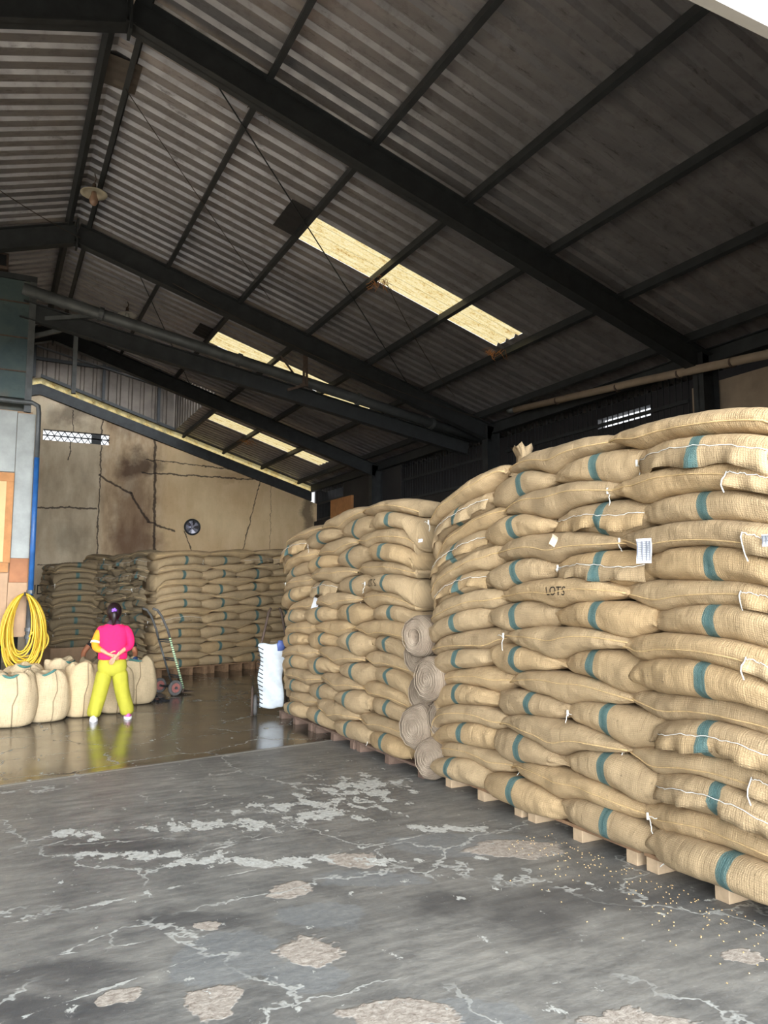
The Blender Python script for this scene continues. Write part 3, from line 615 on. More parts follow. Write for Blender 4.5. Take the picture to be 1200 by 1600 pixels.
# ------------------------------------------------------------------ pendant lamps
def lamp(x, y, z, bulbmat, shademat, label, top):
    r = empty('pendant_lamp', (x, y, z), 0, label, 'lamp', 'pendant lamps under the roof')
    q = MB(); q.loft([(0, 0, .10, .03, .03), (0, 0, .085, .05, .05), (0, 0, .05, .13, .13), (0, 0, .03, .165, .165), (0, 0, .022, .165, .165), (0, 0, .045, .125, .125), (0, 0, .075, .04, .04)], 28); q.build('shade', shademat, r, True)
    q = MB(); q.loft([(0, 0, .05, .03, .03), (0, 0, .01, .035, .035), (0, 0, -.05, .055, .055), (0, 0, -.09, .05, .05), (0, 0, -.125, .028, .028), (0, 0, -.135, .006, .006)], 20); q.build('bulb', bulbmat, r, True)
    q = MB(); q.loft([(0, 0, .10, .028, .028), (0, 0, .16, .022, .022), (0, 0, .17, .012, .012)], 16); q.build('socket', M['steel_rust'], r, True)
    q = MB(); q.tube([(0, 0, .16), (.02, 0, .16 + (top - z - .16) * .5), (0, 0, top - z)], .007, 6); q.build('cord', M['steel_rust'], r)
lamp(.93, 10.0, 6.68, M['bulb'], M['enamel'], 'pendant lamp with brown bulb and cream shade hanging below the ridge', zroof(.93) - .05)
lamp(1.89, 13.6, 6.54 - .1, M['bulb_white'], M['bulb_white'], 'white pendant lamp beyond the second frame, above the crossing pipe', zroof(1.89) - .02)
# ------------------------------------------------------------------ left partition: steel bin over boarded cabin
yq = 12.0
r = wroot('steel_bin', (-1.2, yq, 4.2), 'large blue-green stained sheet steel bin at the upper left edge', 'bin')
q = MB(); q.bb((-2.9, yq, 4.42), (.36, yq + 1.6, 6.22)); q.bb((-2.9, yq + .3, 4.24), (.36, yq + 1.4, 4.42)); q.build('body', M['box_steel'], r)
for z in (5.82, 5.30, 4.80):
    q = MB(); q.bb((-2.9, yq - .012, z), (.30, yq, z + .02)); q.build('seam_rib', M['steel_rust'], r)
q = MB(); q.bb((.30, yq - .03, 4.22), (.39, yq + .02, 6.22)); q.build('corner_post', M['steel_grey'], r)
q = MB(); q.bb((-2.9, yq - .04, 6.16), (.39, yq + .02, 6.24)); q.build('top_rail', M['steel'], r)
r = wroot('boarded_cabin', (-1.2, yq, 1.0), 'patched cabin wall of whitewashed and plywood boards at the left edge', 'cabin')
q = MB(); q.bb((-2.6, yq + .06, 1.04), (.42, yq + 1.6, 4.24)); q.build('carcass', M['tan_board'], r)
for nm, mt, a, c_, lb in [('board', 'white_ply', (-2.4, yq, 3.34), (.22, yq + .06, 4.22), 'whitewashed upper board'), ('board', 'white_ply', (.225, yq + .005, 2.12), (.46, yq + .06, 4.2), 'chipped whitewashed narrow board'), ('board', 'brown_board', (.22, yq + .002, 1.78), (.46, yq + .06, 2.118), 'brown board'),
                          ('board', 'tan_board', (.21, yq, 1.02), (.46, yq + .06, 1.776), 'tan lower board'), ('board', 'tan_board', (-2.4, yq - .002, 1.02), (.205, yq + .06, 1.9), 'tan wide board'), ('panel', 'plywood', (-1.2, yq - .01, 2.06), (.13, yq + .06, 3.2), 'pale plywood panel')]:
    q = MB(); q.bb(a, c_); o = q.build(nm, M[mt], r, mods=[BEV()]); o['label'] = lb
q = MB(); q.bb((.13, yq - .03, 2.052), (.22, yq + .05, 3.198)); q.bb((-1.3, yq - .03, 3.2), (.22, yq + .05, 3.32)); q.bb((-1.3, yq - .03, 1.92), (.2, yq + .05, 2.05)); q.build('timber_frame', M['plywood_frame'], r)
q = MB()
for x in (-2.4, -1.0, .3): q.bb((x, yq + .9, 0), (x + .1, yq + 1.0, 1.05))
q.build('support_leg', M['black'], r)
q = MB(); q.bb((-3, yq + 1.62, 0), (.2, yq + 1.66, 1.1)); tag(q.build('void_shade_plane', M['black'], origin=(-1.4, yq + 1.5, 0)), 'black plane painting in the shade under the boarded cabin', 'sheet')  # no real sheet: black plane stands in for shade in the void
r = wroot('floodlight', (-.1, yq, 6.24), 'small dark boxy floodlight on top of the steel bin at the left edge', 'light')
q = MB(); q.bb((-.28, yq - .05, 6.28), (.0, yq + .12, 6.52)); q.build('housing', M['steel_rust'], r, mods=[BEV(.01)])
q = MB(); q.bb((-.25, yq - .065, 6.32), (-.03, yq - .05, 6.48)); q.build('front_glass', M['black'], r)
q = MB(); q.bb((-.16, yq, 6.2), (-.12, yq + .05, 6.3)); q.build('bracket', M['steel'], r)
# pipes
r = wroot('blue_pipe', (.5, yq - .12, 0), 'blue painted standpipe beside the boarded cabin with grey elbow at the top', 'pipe')
q = MB(); q.tube([(.5, yq - .12, 1.55), (.495, yq - .12, 3.55)], .037, 12); q.build('blue_section', M['blue_pipe'], r, True)
q = MB(); q.tube([(.495, yq - .12, 3.5), (.492, yq - .12, 4.2), (.48, yq - .12, 4.3), (.40, yq - .12, 4.34), (-2.5, yq - .12, 4.36)], .034, 12); q.build('grey_section', M['steel_grey'], r, True)
q = MB(); q.tube([(.5, yq - .12, 0), (.5, yq - .12, 1.6)], .042, 12); q.build('lower_section', M['steel_grey'], r, True)
for z in (1.62, 1.1, 1.0, .82):
    q = MB(); q.tube([(.5, yq - .12, z), (.5, yq - .12, z + .05)], .056, 12); q.build('coupling', M['steel_grey'], r)
# yellow hose coil
r = wroot('hose_coil', (.42, yq - .25, 1.7), 'thick coil of yellow hose hung on the standpipe', 'hose')
q = MB(); rnd = random.Random(3); pts = []
for k in range(17):
    wd = rnd.uniform(.14, .31); hh = rnd.uniform(.76, 1.12); ox = rnd.uniform(-.04, .06); yy = yq - .19 - rnd.uniform(0, .17)
    n_ = 36
    for i in range(n_):
        a = 2 * PI * i / n_; s_ = math.sin(a / 2) ** .8
        pts.append(Vector((.42 + ox * s_ + wd * math.sin(a) * (.55 + .45 * s_), yy + .02 * math.sin(a * 3 + k), 1.62 + rnd.uniform(-.004, .004) - hh * (1 - math.cos(a)) / 2)))
q.tube(pts, .0125, 7); q.build('hose', M['yellow_hose'], r, True)
q = MB(); q.tube([Vector((.62 + .13 * math.cos(a), yq - .22, .98 + .16 * math.sin(a) - .01 * a)) for a in [i * .25 - 1.6 for i in range(18)]], .0125, 7); q.build('loose_end', M['yellow_hose'], r, True)
q = MB(); q.tube([(.42, yq - .12, 1.60), (.42, yq - .36, 1.60), (.42, yq - .37, 1.64)], .012, 8); q.build('hook', M['steel'], r)

# ------------------------------------------------------------------ sacks
def sgn(x, p): return math.copysign(abs(x) ** p, x)
class Frame:
    def __init__(s, o, ang): s.o = Vector((o[0], o[1])); s.e = Vector((math.cos(ang), math.sin(ang))); s.n = Vector((-s.e.y, s.e.x)); s.flip = 1
    def p(s, t, d, z): q = s.o + s.e * t + s.n * d * s.flip; return Vector((q.x, q.y, z))
def make_sack(fr, t0, t1, zb, zt, D, off, kind, ns, nt, seed, mats, flap=False, twine=False, top=False, lumpy=.012):
    rnd = random.Random(seed); L = t1 - t0; tc = (t0 + t1) / 2; zc0 = (zb(tc) + zt(tc)) / 2
    org = fr.p(tc, D / 2, zb(tc)); q = MB(); uv = []
    ss = [math.sin(PI / 2 * (2 * i / ns - 1)) * .55 + (2 * i / ns - 1) * .45 for i in range(ns + 1)]
    ush = rnd.uniform(-.06, .06); ear = [rnd.uniform(.015, .07), rnd.uniform(.015, .07)]; dro = [rnd.uniform(-.03, .012), rnd.uniform(-.03, .012)]
    # cross-section angles, denser in front
    th = [(-PI / 2 + PI * i / (nt - 1)) for i in range(nt)] + [PI / 2 + PI * (i + 1) / 5 for i in range(4)]
    ph = rnd.uniform(0, 100); skew = rnd.uniform(-.02, .02)
    fk = 1.0 + (.9 if top else .0)
    def surf(s, t_):
        t = tc + s * L / 2; b_, u_ = zb(t), zt(t); mid = (b_ + u_) / 2; h = max((u_ - b_) / 2, .004)
        r = min(h * (1.15 * fk), D * .35)
        f = off + .10 * abs(s) ** 3.0 + skew * s
        c_, s_ = math.cos(t_), math.sin(t_)
        if c_ >= 0: d = f + r - r * (c_ ** .9)
        else: d = (D - r) + r * (-c_)
        z = mid + h * sgn(s_, .88 if not top else 1.0)
        e2 = abs(s) ** 14 * max(0, c_) ** 3; k = 0 if s < 0 else 1
        t += math.copysign(ear[k], s) * e2; z += dro[k] * e2 - .004 * e2
        nv = noise.noise(Vector((t * 5 + ph, t_ * 1.2, ph))) * lumpy + noise.noise(Vector((t * 16 + ph, t_ * 1.5, ph + 9))) * lumpy * .38 * (1 + abs(s) ** 3 * 2)
        d -= nv * max(0, c_) * 1.5; z += nv * .5 * s_ * (1 if h > .02 else 0)
        return t, d, z
    for s in ss:
        prev = None; v = 0; row = []
        for t_ in th:
            p = surf(s, t_); P3 = fr.p(*p)
            if prev is not None: v += (P3 - prev).length
            prev = P3; row.append((P3, p[0] - tc, v))
        v0 = row[nt // 2][2]
        for P3, u, vv in row: q.v.append(tuple(P3)); uv.append((u - ush, vv - v0))
    n_ = len(th)
    for i in range(ns):
        for j in range(n_): q.f.append((i * n_ + j, i * n_ + (j + 1) % n_, (i + 1) * n_ + (j + 1) % n_, (i + 1) * n_ + j))
    q.f.append(tuple(range(n_))); q.f.append(tuple(ns * n_ + j for j in range(n_))[::-1]); q.uv = uv
    o = q.build('burlap_sack', mats[1] if kind == 'h' else mats[0], smooth=True, origin=org)
    def rel(P3): return P3 - org
    
    if kind == 's' and ns > 14:
        q = MB(); a0 = rnd.uniform(-.55, .25); pts = []
        for i in range(33):
            s = -0.985 + 1.97 * i / 32; t_ = a0 * (1 - abs(s) ** 3) + .12 * math.sin(s * 2.2 + ph)
            t, d, z = surf(s, t_); pts.append(rel(fr.p(t, d - .003, z)))
        q.tube(pts, [.0035 + .0025 * abs(-1 + i / 16) ** 3 for i in range(33)], 6); q.build('side_seam', M['seam'], o, True)
    if flap:
        q = MB(); a0 = rnd.uniform(0, .35) if kind == 'h' else .25; wfl = rnd.uniform(.07, .11); N = 26; up = []; uvf = []
        sa, sb = rnd.uniform(-.95, -.85), rnd.uniform(.85, .95)
        if kind == 's': sa, sb = -.99, rnd.uniform(-.62, -.5)
        for i in range(N + 1):
            s = sa + (sb - sa) * i / N; t, d, z = surf(s, a0 * (1 - s * s))
            dn = wfl * (1 + .15 * math.sin(s * 7 + ph)) ; wv = .012 * math.sin(s * 11 + ph) + .008 * math.sin(s * 23 + ph)
            for k, (dd, zz) in enumerate(((-.002, .004), (-.016, -.02), (-.022 - wv, -dn * .6), (-.018 - wv * 1.6, -dn))):
                q.v.append(tuple(rel(fr.p(t, d + dd, z + zz)))); uvf.append((t - tc - ush, -.01 + zz))
            up.append(rel(fr.p(t, d - .012, z + .0)))
        for i in range(N):
            for k in range(3): q.f.append((i * 4 + k, i * 4 + k + 1, (i + 1) * 4 + k + 1, (i + 1) * 4 + k))
        q.uv = uvf; edge_ = [Vector(q.v[N * 4 + k_]) + Vector((-.006, 0, 0)) for k_ in range(4)]
        fo = q.build('mouth_flap', mats[1], o, True, mods=[('SOLIDIFY', dict(thickness=.006, offset=0))])
        q = MB(); q.tube([u_ + Vector((0, 0, .004 * math.sin(i_ * 1.1 + ph) + .003 * math.sin(i_ * 2.7))) for i_, u_ in enumerate(up)], .0024, 5)
        if kind == 's': q.tube(edge_ + [edge_[-1] + Vector((-.004, -.02, -.04))], .0035, 5)
        q.build('white_stitching', M['thread'], fo, True)
    if twine:
        q = MB(); k = rnd.choice((-1, 1)); t, d, z = surf(.97 * k, 0); a = rel(fr.p(t, d - .02, z))
        pts = [a]
        for i in range(6): pts.append(pts[-1] + Vector((rnd.uniform(-.012, .012), rnd.uniform(-.014, .012), -rnd.uniform(.008, .024))))
        q.tube(pts, .003, 5)
        b2 = [a]
        for i in range(4): b2.append(b2[-1] + rel(fr.p(0, 0, 0)) * 0 + Vector((fr.e.x * .018 * k, fr.e.y * .018 * k, rnd.uniform(-.008, .012))))
        q.tube(b2, .003, 5); q.tube([a + Vector((0, 0, .02)), a, a - Vector((0, 0, .02))], .008, 6)
        q.build('twine_tie', M['thread'], o, True)
    return o
COUNT = 0
def row_name(k, n):
    fb = k; ft = n - 1 - k
    if ft == 0: return 'top row'
    if fb == 0: return 'bottom row'
    return (ordn[ft] + ' row from top') if ft < fb else (ordn[fb] + ' row from bottom')
def stack(fr, L, nl, topz, base, heads, strs, where, endword, group, ns=36, nt=17, mats=None, flapp=.3, twp=.2, seed=1, Dh=.62, Ds=.5, first='h', lumpy=.012, offamp=.03, lean=0.0, rng=None, toprnd=True, endflap=False):
    rnd = random.Random(seed); mats = mats or (M['burlap'], M['burlap_stripe'])
    N = int(L / .02) + 1; ts = np.linspace(0, L, N); h = np.array([base(t) for t in ts]); out = []
    tz = np.array([topz(t) for t in ts])
    for k in range(nl):
        kind = 'h' if (k % 2 == 0) == (first == 'h') else 's'
        ws = list(heads if kind == 'h' else strs)
        ws = [w_ * rnd.uniform(.93, 1.07) for w_ in ws]
        if kind == 's' and rnd.random() < .5: ws = ws[::-1]
        sm = sum(ws); ws = [w_ / sm * L for w_ in ws]
        edge = [0.0]
        for w_ in ws: edge.append(edge[-1] + w_)
        rem = tz - h; T = rem / (nl - k)
        # smoothed support surface
        ker = np.ones(9) / 9; hs = np.convolve(np.pad(h, 4, 'edge'), ker, 'valid')
        newh = hs.copy(); b0 = np.array([base(t) for t in ts]); lvl = b0 + (tz - b0) * (k + 1 + (.10 if kind == 'h' and k < nl - 1 else 0)) / nl
        for i in range(len(ws)):
            a, c_ = edge[i] - .035 + (rnd.uniform(-.02, .02)), edge[i + 1] + .035 + rnd.uniform(-.02, .02)
            if i == 0: a = edge[i] + rnd.uniform(-.03, .04)
            if i == len(ws) - 1: c_ = edge[-1] + rnd.uniform(-.04, .03)
            sel = (ts >= a) & (ts <= c_); tt = ts[sel]
            if kind == 'h' and len(tt) > 4: pf = np.polyfit(tt, hs[sel], 1)
            else: pf = np.polyfit(tt, hs[sel], 2)
            Tl = float(np.mean(T[sel])) * rnd.uniform(.94, 1.06)
            m0, m1 = (a + c_) / 2, (c_ - a) / 2; ex = 2.6 if kind == 'h' else 3.2
            tops = []
            tilt = rnd.uniform(-.02, .02) + (.022 if kind == 'h' else .012) * (-1) ** (i + k); phs = rnd.uniform(0, 6)
            for t in ts:
                s = min(1, abs((t - m0) / m1)); Ls = (1 - s ** ex) ** .62
                bt = float(np.interp(t, ts, hs)); fitz = float(np.polyval(pf, min(max(t, a), c_)))
                wgt = .5
                lev = float(np.interp(t, ts, lvl)); s0 = (t - m0) / m1
                want = lev + Tl * (.75 * (Ls - .82) + .07 * math.sin(s0 * 2.2 + phs)) + tilt * s0
                tops.append(bt + max(.012, (want - bt)) * 1.0 if Ls > .0 else bt + .012)
            tops = np.array(tops)
            endl = .30 * Tl
            def zb(t, a=a, c_=c_, m0=m0, m1=m1, endl=endl, hs=hs): s = min(1, abs((t - m0) / m1)); return float(np.interp(t, ts, hs)) + endl * s ** 7 - .006
            def zt(t, tops=tops, m0=m0, m1=m1, zb=zb, endl=endl): s = min(1, abs((t - m0) / m1)); return max(float(np.interp(t, ts, tops)) + endl * .9 * s ** 7, zb(t) + .012)
            off = rnd.uniform(-offamp, offamp) + lean * k / nl - (.02 if kind == 'h' else 0)
            fl_ = kind == 'h' and rnd.random() < flapp * (1.5 if k > nl * .5 else .5)
            if kind == 's' and i == 0 and endflap and k not in (1, 5, nl - 1): fl_ = True
            nsb = ns if not (rng and not rng(k, i)) else 12
            o = make_sack(fr, a, c_, zb, zt, Dh if kind == 'h' else Ds, off, kind, nsb, nt, seed * 1000 + k * 20 + i, mats, fl_, rnd.random() < twp, top=(k == nl - 1 and toprnd), lumpy=lumpy)
            pos = len(ws) - 1 - i
            lab = ('striped sack' if kind == 'h' else 'plain sack') + (' with flap' if fl_ else '') + ', ' + where + ', ' + row_name(k, nl) + ', ' + (endword[0] if i == 0 else endword[1] if pos == 0 else ordn[i] + ' from ' + endword[2])
            tag(o, lab, 'sack', group); out.append(o)
            newh[sel] = np.maximum(newh[sel], tops[sel])
        h = newh
    return out, h
# near right stack: face X = 3.41 from Y=2.42 to 5.72 ; the face tangent runs along +Y, depth along +X
class FrY(Frame):
    def __init__(s, x, y): s.o = Vector((x, y)); s.e = Vector((0, 1)); s.n = Vector((1, 0)); s.flip = 1
frA = FrY(3.42, 2.42)
stackA, hA = stack(frA, 3.50, 16, lambda t: 2.56 + .10 * math.sin(PI * min(1, t / 2.9)) - .16 * max(0, (t - 2.5) / .8), lambda t: .095 + .01 * math.sin(t * 5), [.96, .84, .80, .90], [1.15, 1.2, 1.15],
      'near right stack', ('at near end', 'at far end', 'near end'), 'sacks of the near right stack', ns=56, nt=23, flapp=.30, twp=.22, seed=11, offamp=.04, endflap=True)
frB = FrY(3.42, 6.26)
stackB, hB = stack(frB, 3.47, 16, lambda t: 2.50 + .06 * math.sin(t * 1.6) - .14 * max(0, (t - 2.6) / .9), lambda t: .10, [.84, .88, .90, .90], [1.25, 1.18, 1.12],
      'middle stack', ('at near end', 'at far end', 'near end'), 'sacks of the middle stack', ns=40, nt=17, flapp=.08, twp=.12, seed=23, offamp=.042)
ANG = R(22); cr, sr = math.cos(ANG), math.sin(ANG)
frC = Frame((2.96, 15.46), ANG)
stackC, hC = stack(frC, 3.8, 16, lambda t: 2.47 + .05 * t, lambda t: .17 , [1.02, .9, .9, .9], [1.3, 1.25, 1.2],
      'rear stack front', ('at left corner', 'at right end', 'left corner'), 'sacks of the rear stack front', ns=26, nt=13, flapp=.12, twp=.1, seed=31, offamp=.02)
frD = Frame((2.96 + .42 * -sr + .0, 15.46 + .42 * cr), ANG + PI / 2); frD.flip = -1
stackD, hD = stack(frD, 2.75, 16, lambda t: 2.47 + .03 * math.sin(t * 3), lambda t: .17, [.62, .6, .62, .6], [.85, .85, .85],
      'rear stack shaded side', ('at the corner', 'farthest back', 'front corner'), 'sacks of the rear stack left side', ns=20, nt=13, flapp=.75, twp=.35, seed=41, offamp=.07, lumpy=.04, mats=(M['burlap_dark'], M['burlap_dark_stripe']))
frE = Frame((1.22, 17.6), R(8))
stackE, hE = stack(frE, .86, 15, lambda t: 2.30, lambda t: .50, [.86], [.86], 'narrow far left stack', ('seen end on', 'seen end on', ''), 'sacks of the narrow far left stack', ns=22, nt=13, flapp=.1, twp=.1, seed=51, offamp=.02, mats=(M['burlap_dark'], M['burlap_dark_stripe']))
frF = Frame((1.18, 17.75), R(98)); frF.flip = -1
stackF, hF = stack(frF, 1.5, 15, lambda t: 2.26, lambda t: .50, [.75, .75], [.75, .75], 'side of narrow far left stack', ('at front', 'at back', 'front'), 'sacks on the side of the narrow far left stack', ns=18, nt=11, flapp=.4, twp=.3, seed=61, offamp=.05, lumpy=.03, mats=(M['burlap_dark'], M['burlap_dark_stripe']))
# loose neck sticking up on the near right stack
q = MB(); q.v = []; n_ = 14
for i, (z, r_, dy) in enumerate([(2.50, .11, 0), (2.60, .055, .0), (2.68, .05, .01), (2.75, .085, .04), (2.74, .06, .05)]):
    for j in range(n_):
        a = 2 * PI * j / n_; rr = r_ * (1 + .35 * math.sin(3 * a + i)); q.v.append((3.62 + rr * math.cos(a) * .8, 4.72 + dy + rr * math.sin(a), z + .02 * math.sin(5 * a)))
q.f = [(i * n_ + j, i * n_ + (j + 1) % n_, (i + 1) * n_ + (j + 1) % n_, (i + 1) * n_ + j) for i in range(4) for j in range(n_)]
q.uv = [(p[1], p[2]) for p in q.v]
tag(q.build('tied_sack_neck', M['burlap'], smooth=True, origin=(3.62, 4.72, 2.5)), 'bunched burlap neck poking up from the top of the near right stack', 'sack neck')
# ------------------------------------------------------------------ pallets
def pallet(fr, t0, t1, D, ht, label, matb, matk, nb=4, dep0=.08):
    r = empty('wooden_pallet', fr.p((t0 + t1) / 2, D / 2, 0), 0, label, 'pallet', 'wooden pallets under the sacks'); org = r.location.copy()
    ang = math.atan2(fr.e.y, fr.e.x)
    for i in range(nb):
        t = t0 + .06 + (t1 - t0 - .12) * i / (nb - 1); q = MB(); q.box(fr.p(t, D / 2 + dep0, (ht - .022) / 2) - org, (.09, D, ht - .022), ang); q.build('bearer', M[matk], r, mods=[BEV()])
    for i in range(5):
        d = dep0 + .05 + (D - .1) * i / 4; q = MB(); q.box(fr.p((t0 + t1) / 2, d, ht - .011) - org, (t1 - t0, .1, .022), ang); q.build('deck_board', M[matb], r, mods=[BEV(.002)])
for k in range(3): pallet(frA, 1.12 * k + .0, 1.12 * k + 1.08, 1.1, .10, 'pale wooden pallet under the near right stack, ' + ['nearest the camera', 'the middle one', 'farthest from the camera'][k], 'wood', 'wood_pale', 3)
for k in range(3): pallet(frB, 1.2 * k + .0 - (.25 if k == 0 else 0), 1.2 * k + 1.15, 1.1, .10, 'reddish wooden pallet under the middle stack, ' + ['nearest the camera', 'the middle one', 'farthest from the camera'][k], 'wood_red', 'wood_red', 3, .03)
for k in range(3): pallet(frC, 1.25 * k + .0, 1.25 * k + 1.2, 1.0, .17, 'brown wooden pallet under the rear stack, ' + ['at its left corner', 'the middle one', 'toward its right end'][k], 'wood', 'wood', 4, .02)
pallet(frD, .7, 2.7, .9, .17, 'brown wooden pallet under the shaded side of the rear stack', 'wood_red', 'wood_red', 4, .02)
q = MB(); q.box(frE.p(.43, .85, .25), (.95, 1.6, .5), R(8)); tag(q.build('wooden_crate', M['tan_board'], origin=frE.p(.43, .85, 0), mods=[BEV(.01)]), 'brown wooden crate base under the narrow far left stack', 'crate')
# ------------------------------------------------------------------ rolls of jute cloth between the stacks
rolls = [(3.36, 5.98, 1.24, .185, .15), (3.46, 6.15, 1.05, .175, .14), (3.36, 5.79, .88, .19, .15), (3.47, 6.09, .72, .18, .14), (3.36, 6.03, .44, .20, .16), (3.50, 5.82, .54, .17, .13), (3.42, 5.87, .20, .18, .15)]
rl = ['topmost', 'second from the top', 'third from the top', 'fourth from the top', 'large one below the middle', 'half hidden behind the large one', 'lowest'] 
for k, (x, y, z, rz_, ry_) in enumerate(rolls):
    q = MB(); uv = []; ax = Vector((1, .55 + .12 * math.sin(k * 2.3), .1 * math.sin(k * 1.7))).normalized(); sd = Vector((-ax.y, ax.x, 0)); N = 28
    org = Vector((x, y, z)); rad = [(0, -.012), (.12, -.02), (.3, .0), (.55, -.012), (.8, .0), (.93, .018), (1, .05), (1, .3), (.98, .7)]
    if k == 0: rad = [(0, .10), (.16, .08), (.28, .0), (.5, -.03), (.8, -.02), (.93, .018), (1, .05), (1, .3), (.98, .7)]
    for (f_, dd) in rad:
        for j in range(N):
            a = 2 * PI * j / N; wob = 1 + .04 * math.sin(3 * a + k * 2) + .03 * math.sin(5 * a + k)
            q.v.append(tuple(sd * (ry_ * f_ * wob * math.cos(a)) + Vector((0, 0, rz_ * f_ * wob * math.sin(a))) + ax * dd)); uv.append((j / N * .9, f_ * .2 + dd * .2))
    q.f = [(i * N + j, i * N + (j + 1) % N, (i + 1) * N + (j + 1) % N, (i + 1) * N + j) for i in range(len(rad) - 1) for j in range(N)] + [tuple((len(rad) - 1) * N + j for j in range(N))]
    q.uv = uv; o = q.build('jute_roll', M['jute'], smooth=True); o.location = org
    tag(o, 'grey jute cloth roll wedged between the right stacks, ' + rl[k], 'cloth roll', 'jute rolls between the stacks')
    q = MB(); q.tube([tuple(sd * (ry_ * (t / 60) * math.cos(t * .62)) + Vector((0, 0, rz_ * (t / 60) * math.sin(t * .62))) - ax * (.018 if k else .03 if 18 < t else -.0)) for t in range(8 if k else 20, 56)], .004, 4); q.build('spiral_edge', M['seam'], o, True); o.children[0].data.materials[0] = M['jute']
# ------------------------------------------------------------------ paper tags and stencils on the sacks
bpy.context.view_layer.update()
def papertag(x, y, z, wd, ht, tilt, label, lines=9, name='paper_tag', mat='paper', ry=0.0):
    r = empty(name, (x, y, z), 0, label, 'tag', 'paper tags on the sacks'); r.rotation_euler = (tilt, ry, -PI / 2 + .25)
    q = MB(); N = 6
    for i in range(N + 1):
        zz = -ht * i / N; yy = .006 * math.sin(i * .8)
        q.v += [(-wd / 2, yy, zz), (wd / 2, yy + .003, zz)]
    q.f = [(2 * i, 2 * i + 1, 2 * i + 3, 2 * i + 2) for i in range(N)]; q.build('sheet', M[mat], r, mods=[('SOLIDIFY', dict(thickness=.001))])
    if lines:
        q = MB()
        for i in range(lines): zz = -ht * (.14 + .8 * i / lines); q.box((0, .006 * math.sin(-zz / ht * 4.8) - .0045, zz), (wd * .84, .001, .0022))
        for xx in (-.42, -.1, .2, .42): q.box((xx * wd, .0, -ht * .5), (.0018, .013, ht * .8))
        q.build('printed_table', M['ink'], r)
papertag(3.325, 3.31, 1.93, .095, .145, 0, 'white paper tag with a printed table hanging on the near right stack', 11)
papertag(3.33, 8.62, 1.57, .11, .17, .0, 'blank white tag hanging at an angle on the middle stack', 0, ry=.35)
papertag(3.30, 5.95, 2.10, .05, .03, .3, 'small white label on the middle stack near its top', 0)
papertag(3.325, 4.08, 2.0, .05, .08, .3, 'small pale yellow paper scrap on a sack of the near right stack', 0, mat='cream', ry=.6)
papertag(3.33, 2.52, 1.90, .05, .06, .2, 'small white tag at the right edge of the near right stack', 2)
o = text('sack_stencil', 'LOTS', .085, (3.372, 4.10, 1.52), (PI / 2, 0, -PI / 2), M['stamp'], ext=.0005); tag(o, 'faded LOTS stencil on a sack in the middle of the near right stack', 'stencil', 'stencils on sacks')
o = text('sack_stencil', 'LOT S', .10, (3.372, 6.95, 1.62), (PI / 2, 0, -PI / 2), M['stamp'], ext=.0005); tag(o, 'faded LOT stencil on a sack of the middle stack', 'stencil', 'stencils on sacks')
from mathutils.bvhtree import BVHTree
bv, bf = [], []
bpy.context.view_layer.update()
for o_ in stackA + stackB:
    k0 = len(bv); bv += [o_.matrix_world @ v_.co for v_ in o_.data.vertices]; bf += [tuple(i_ + k0 for i_ in p_.vertices) for p_ in o_.data.polygons]
tree = BVHTree.FromPolygons(bv, bf)
def front_x(y, z, d=3.42):
    h_ = tree.ray_cast(Vector((2.6, y, z)), Vector((1, 0, 0)))[0]; return h_.x if h_ else d
for o_ in [x for x in bpy.data.objects if x.name.startswith('sack_stencil')]:
    zb_ = min([o_.location.z - .09 + .01 * q_ for q_ in range(19)], key=lambda z_: sum(front_x(o_.location.y + dy_, z_ + dz_) for dy_ in (-.08, 0, .08) for dz_ in (0, .06)))
    o_.location.z = zb_; bpy.context.view_layer.update()
    mw = o_.matrix_world.copy(); inv = mw.inverted()
    bm_ = bmesh.new(); bm_.from_mesh(o_.data); bmesh.ops.subdivide_edges(bm_, edges=[e_ for e_ in bm_.edges if e_.calc_length() > .01], cuts=2, use_grid_fill=False); bmesh.ops.triangulate(bm_, faces=bm_.faces); bm_.to_mesh(o_.data); bm_.free()
    for v_ in o_.data.vertices:
        p_ = mw @ v_.co; p_.x = front_x(p_.y, p_.z) - .004; v_.co = inv @ p_
for o_ in [x for x in bpy.data.objects if x.name.startswith('paper_tag')]:
    o_.location.x = min(front_x(o_.location.y + dy_, o_.location.z - dz_) for dy_ in (-.04, 0, .04) for dz_ in (0, .05, .1)) - .028

# scattered beans
q = MB(); rnd = random.Random(5)
for i in range(240):
    y = rnd.uniform(2.3, 4.3); x = 3.45 - abs(rnd.gauss(0, .28)); q.box((x, y, .004), (.006, .004, .004), rnd.uniform(0, 3))
tag(q.build('spilled_beans', M['seam'], origin=(3.2, 3.2, 0)), 'small pale beans scattered on the floor along the near right stack', 'beans', kind='stuff')

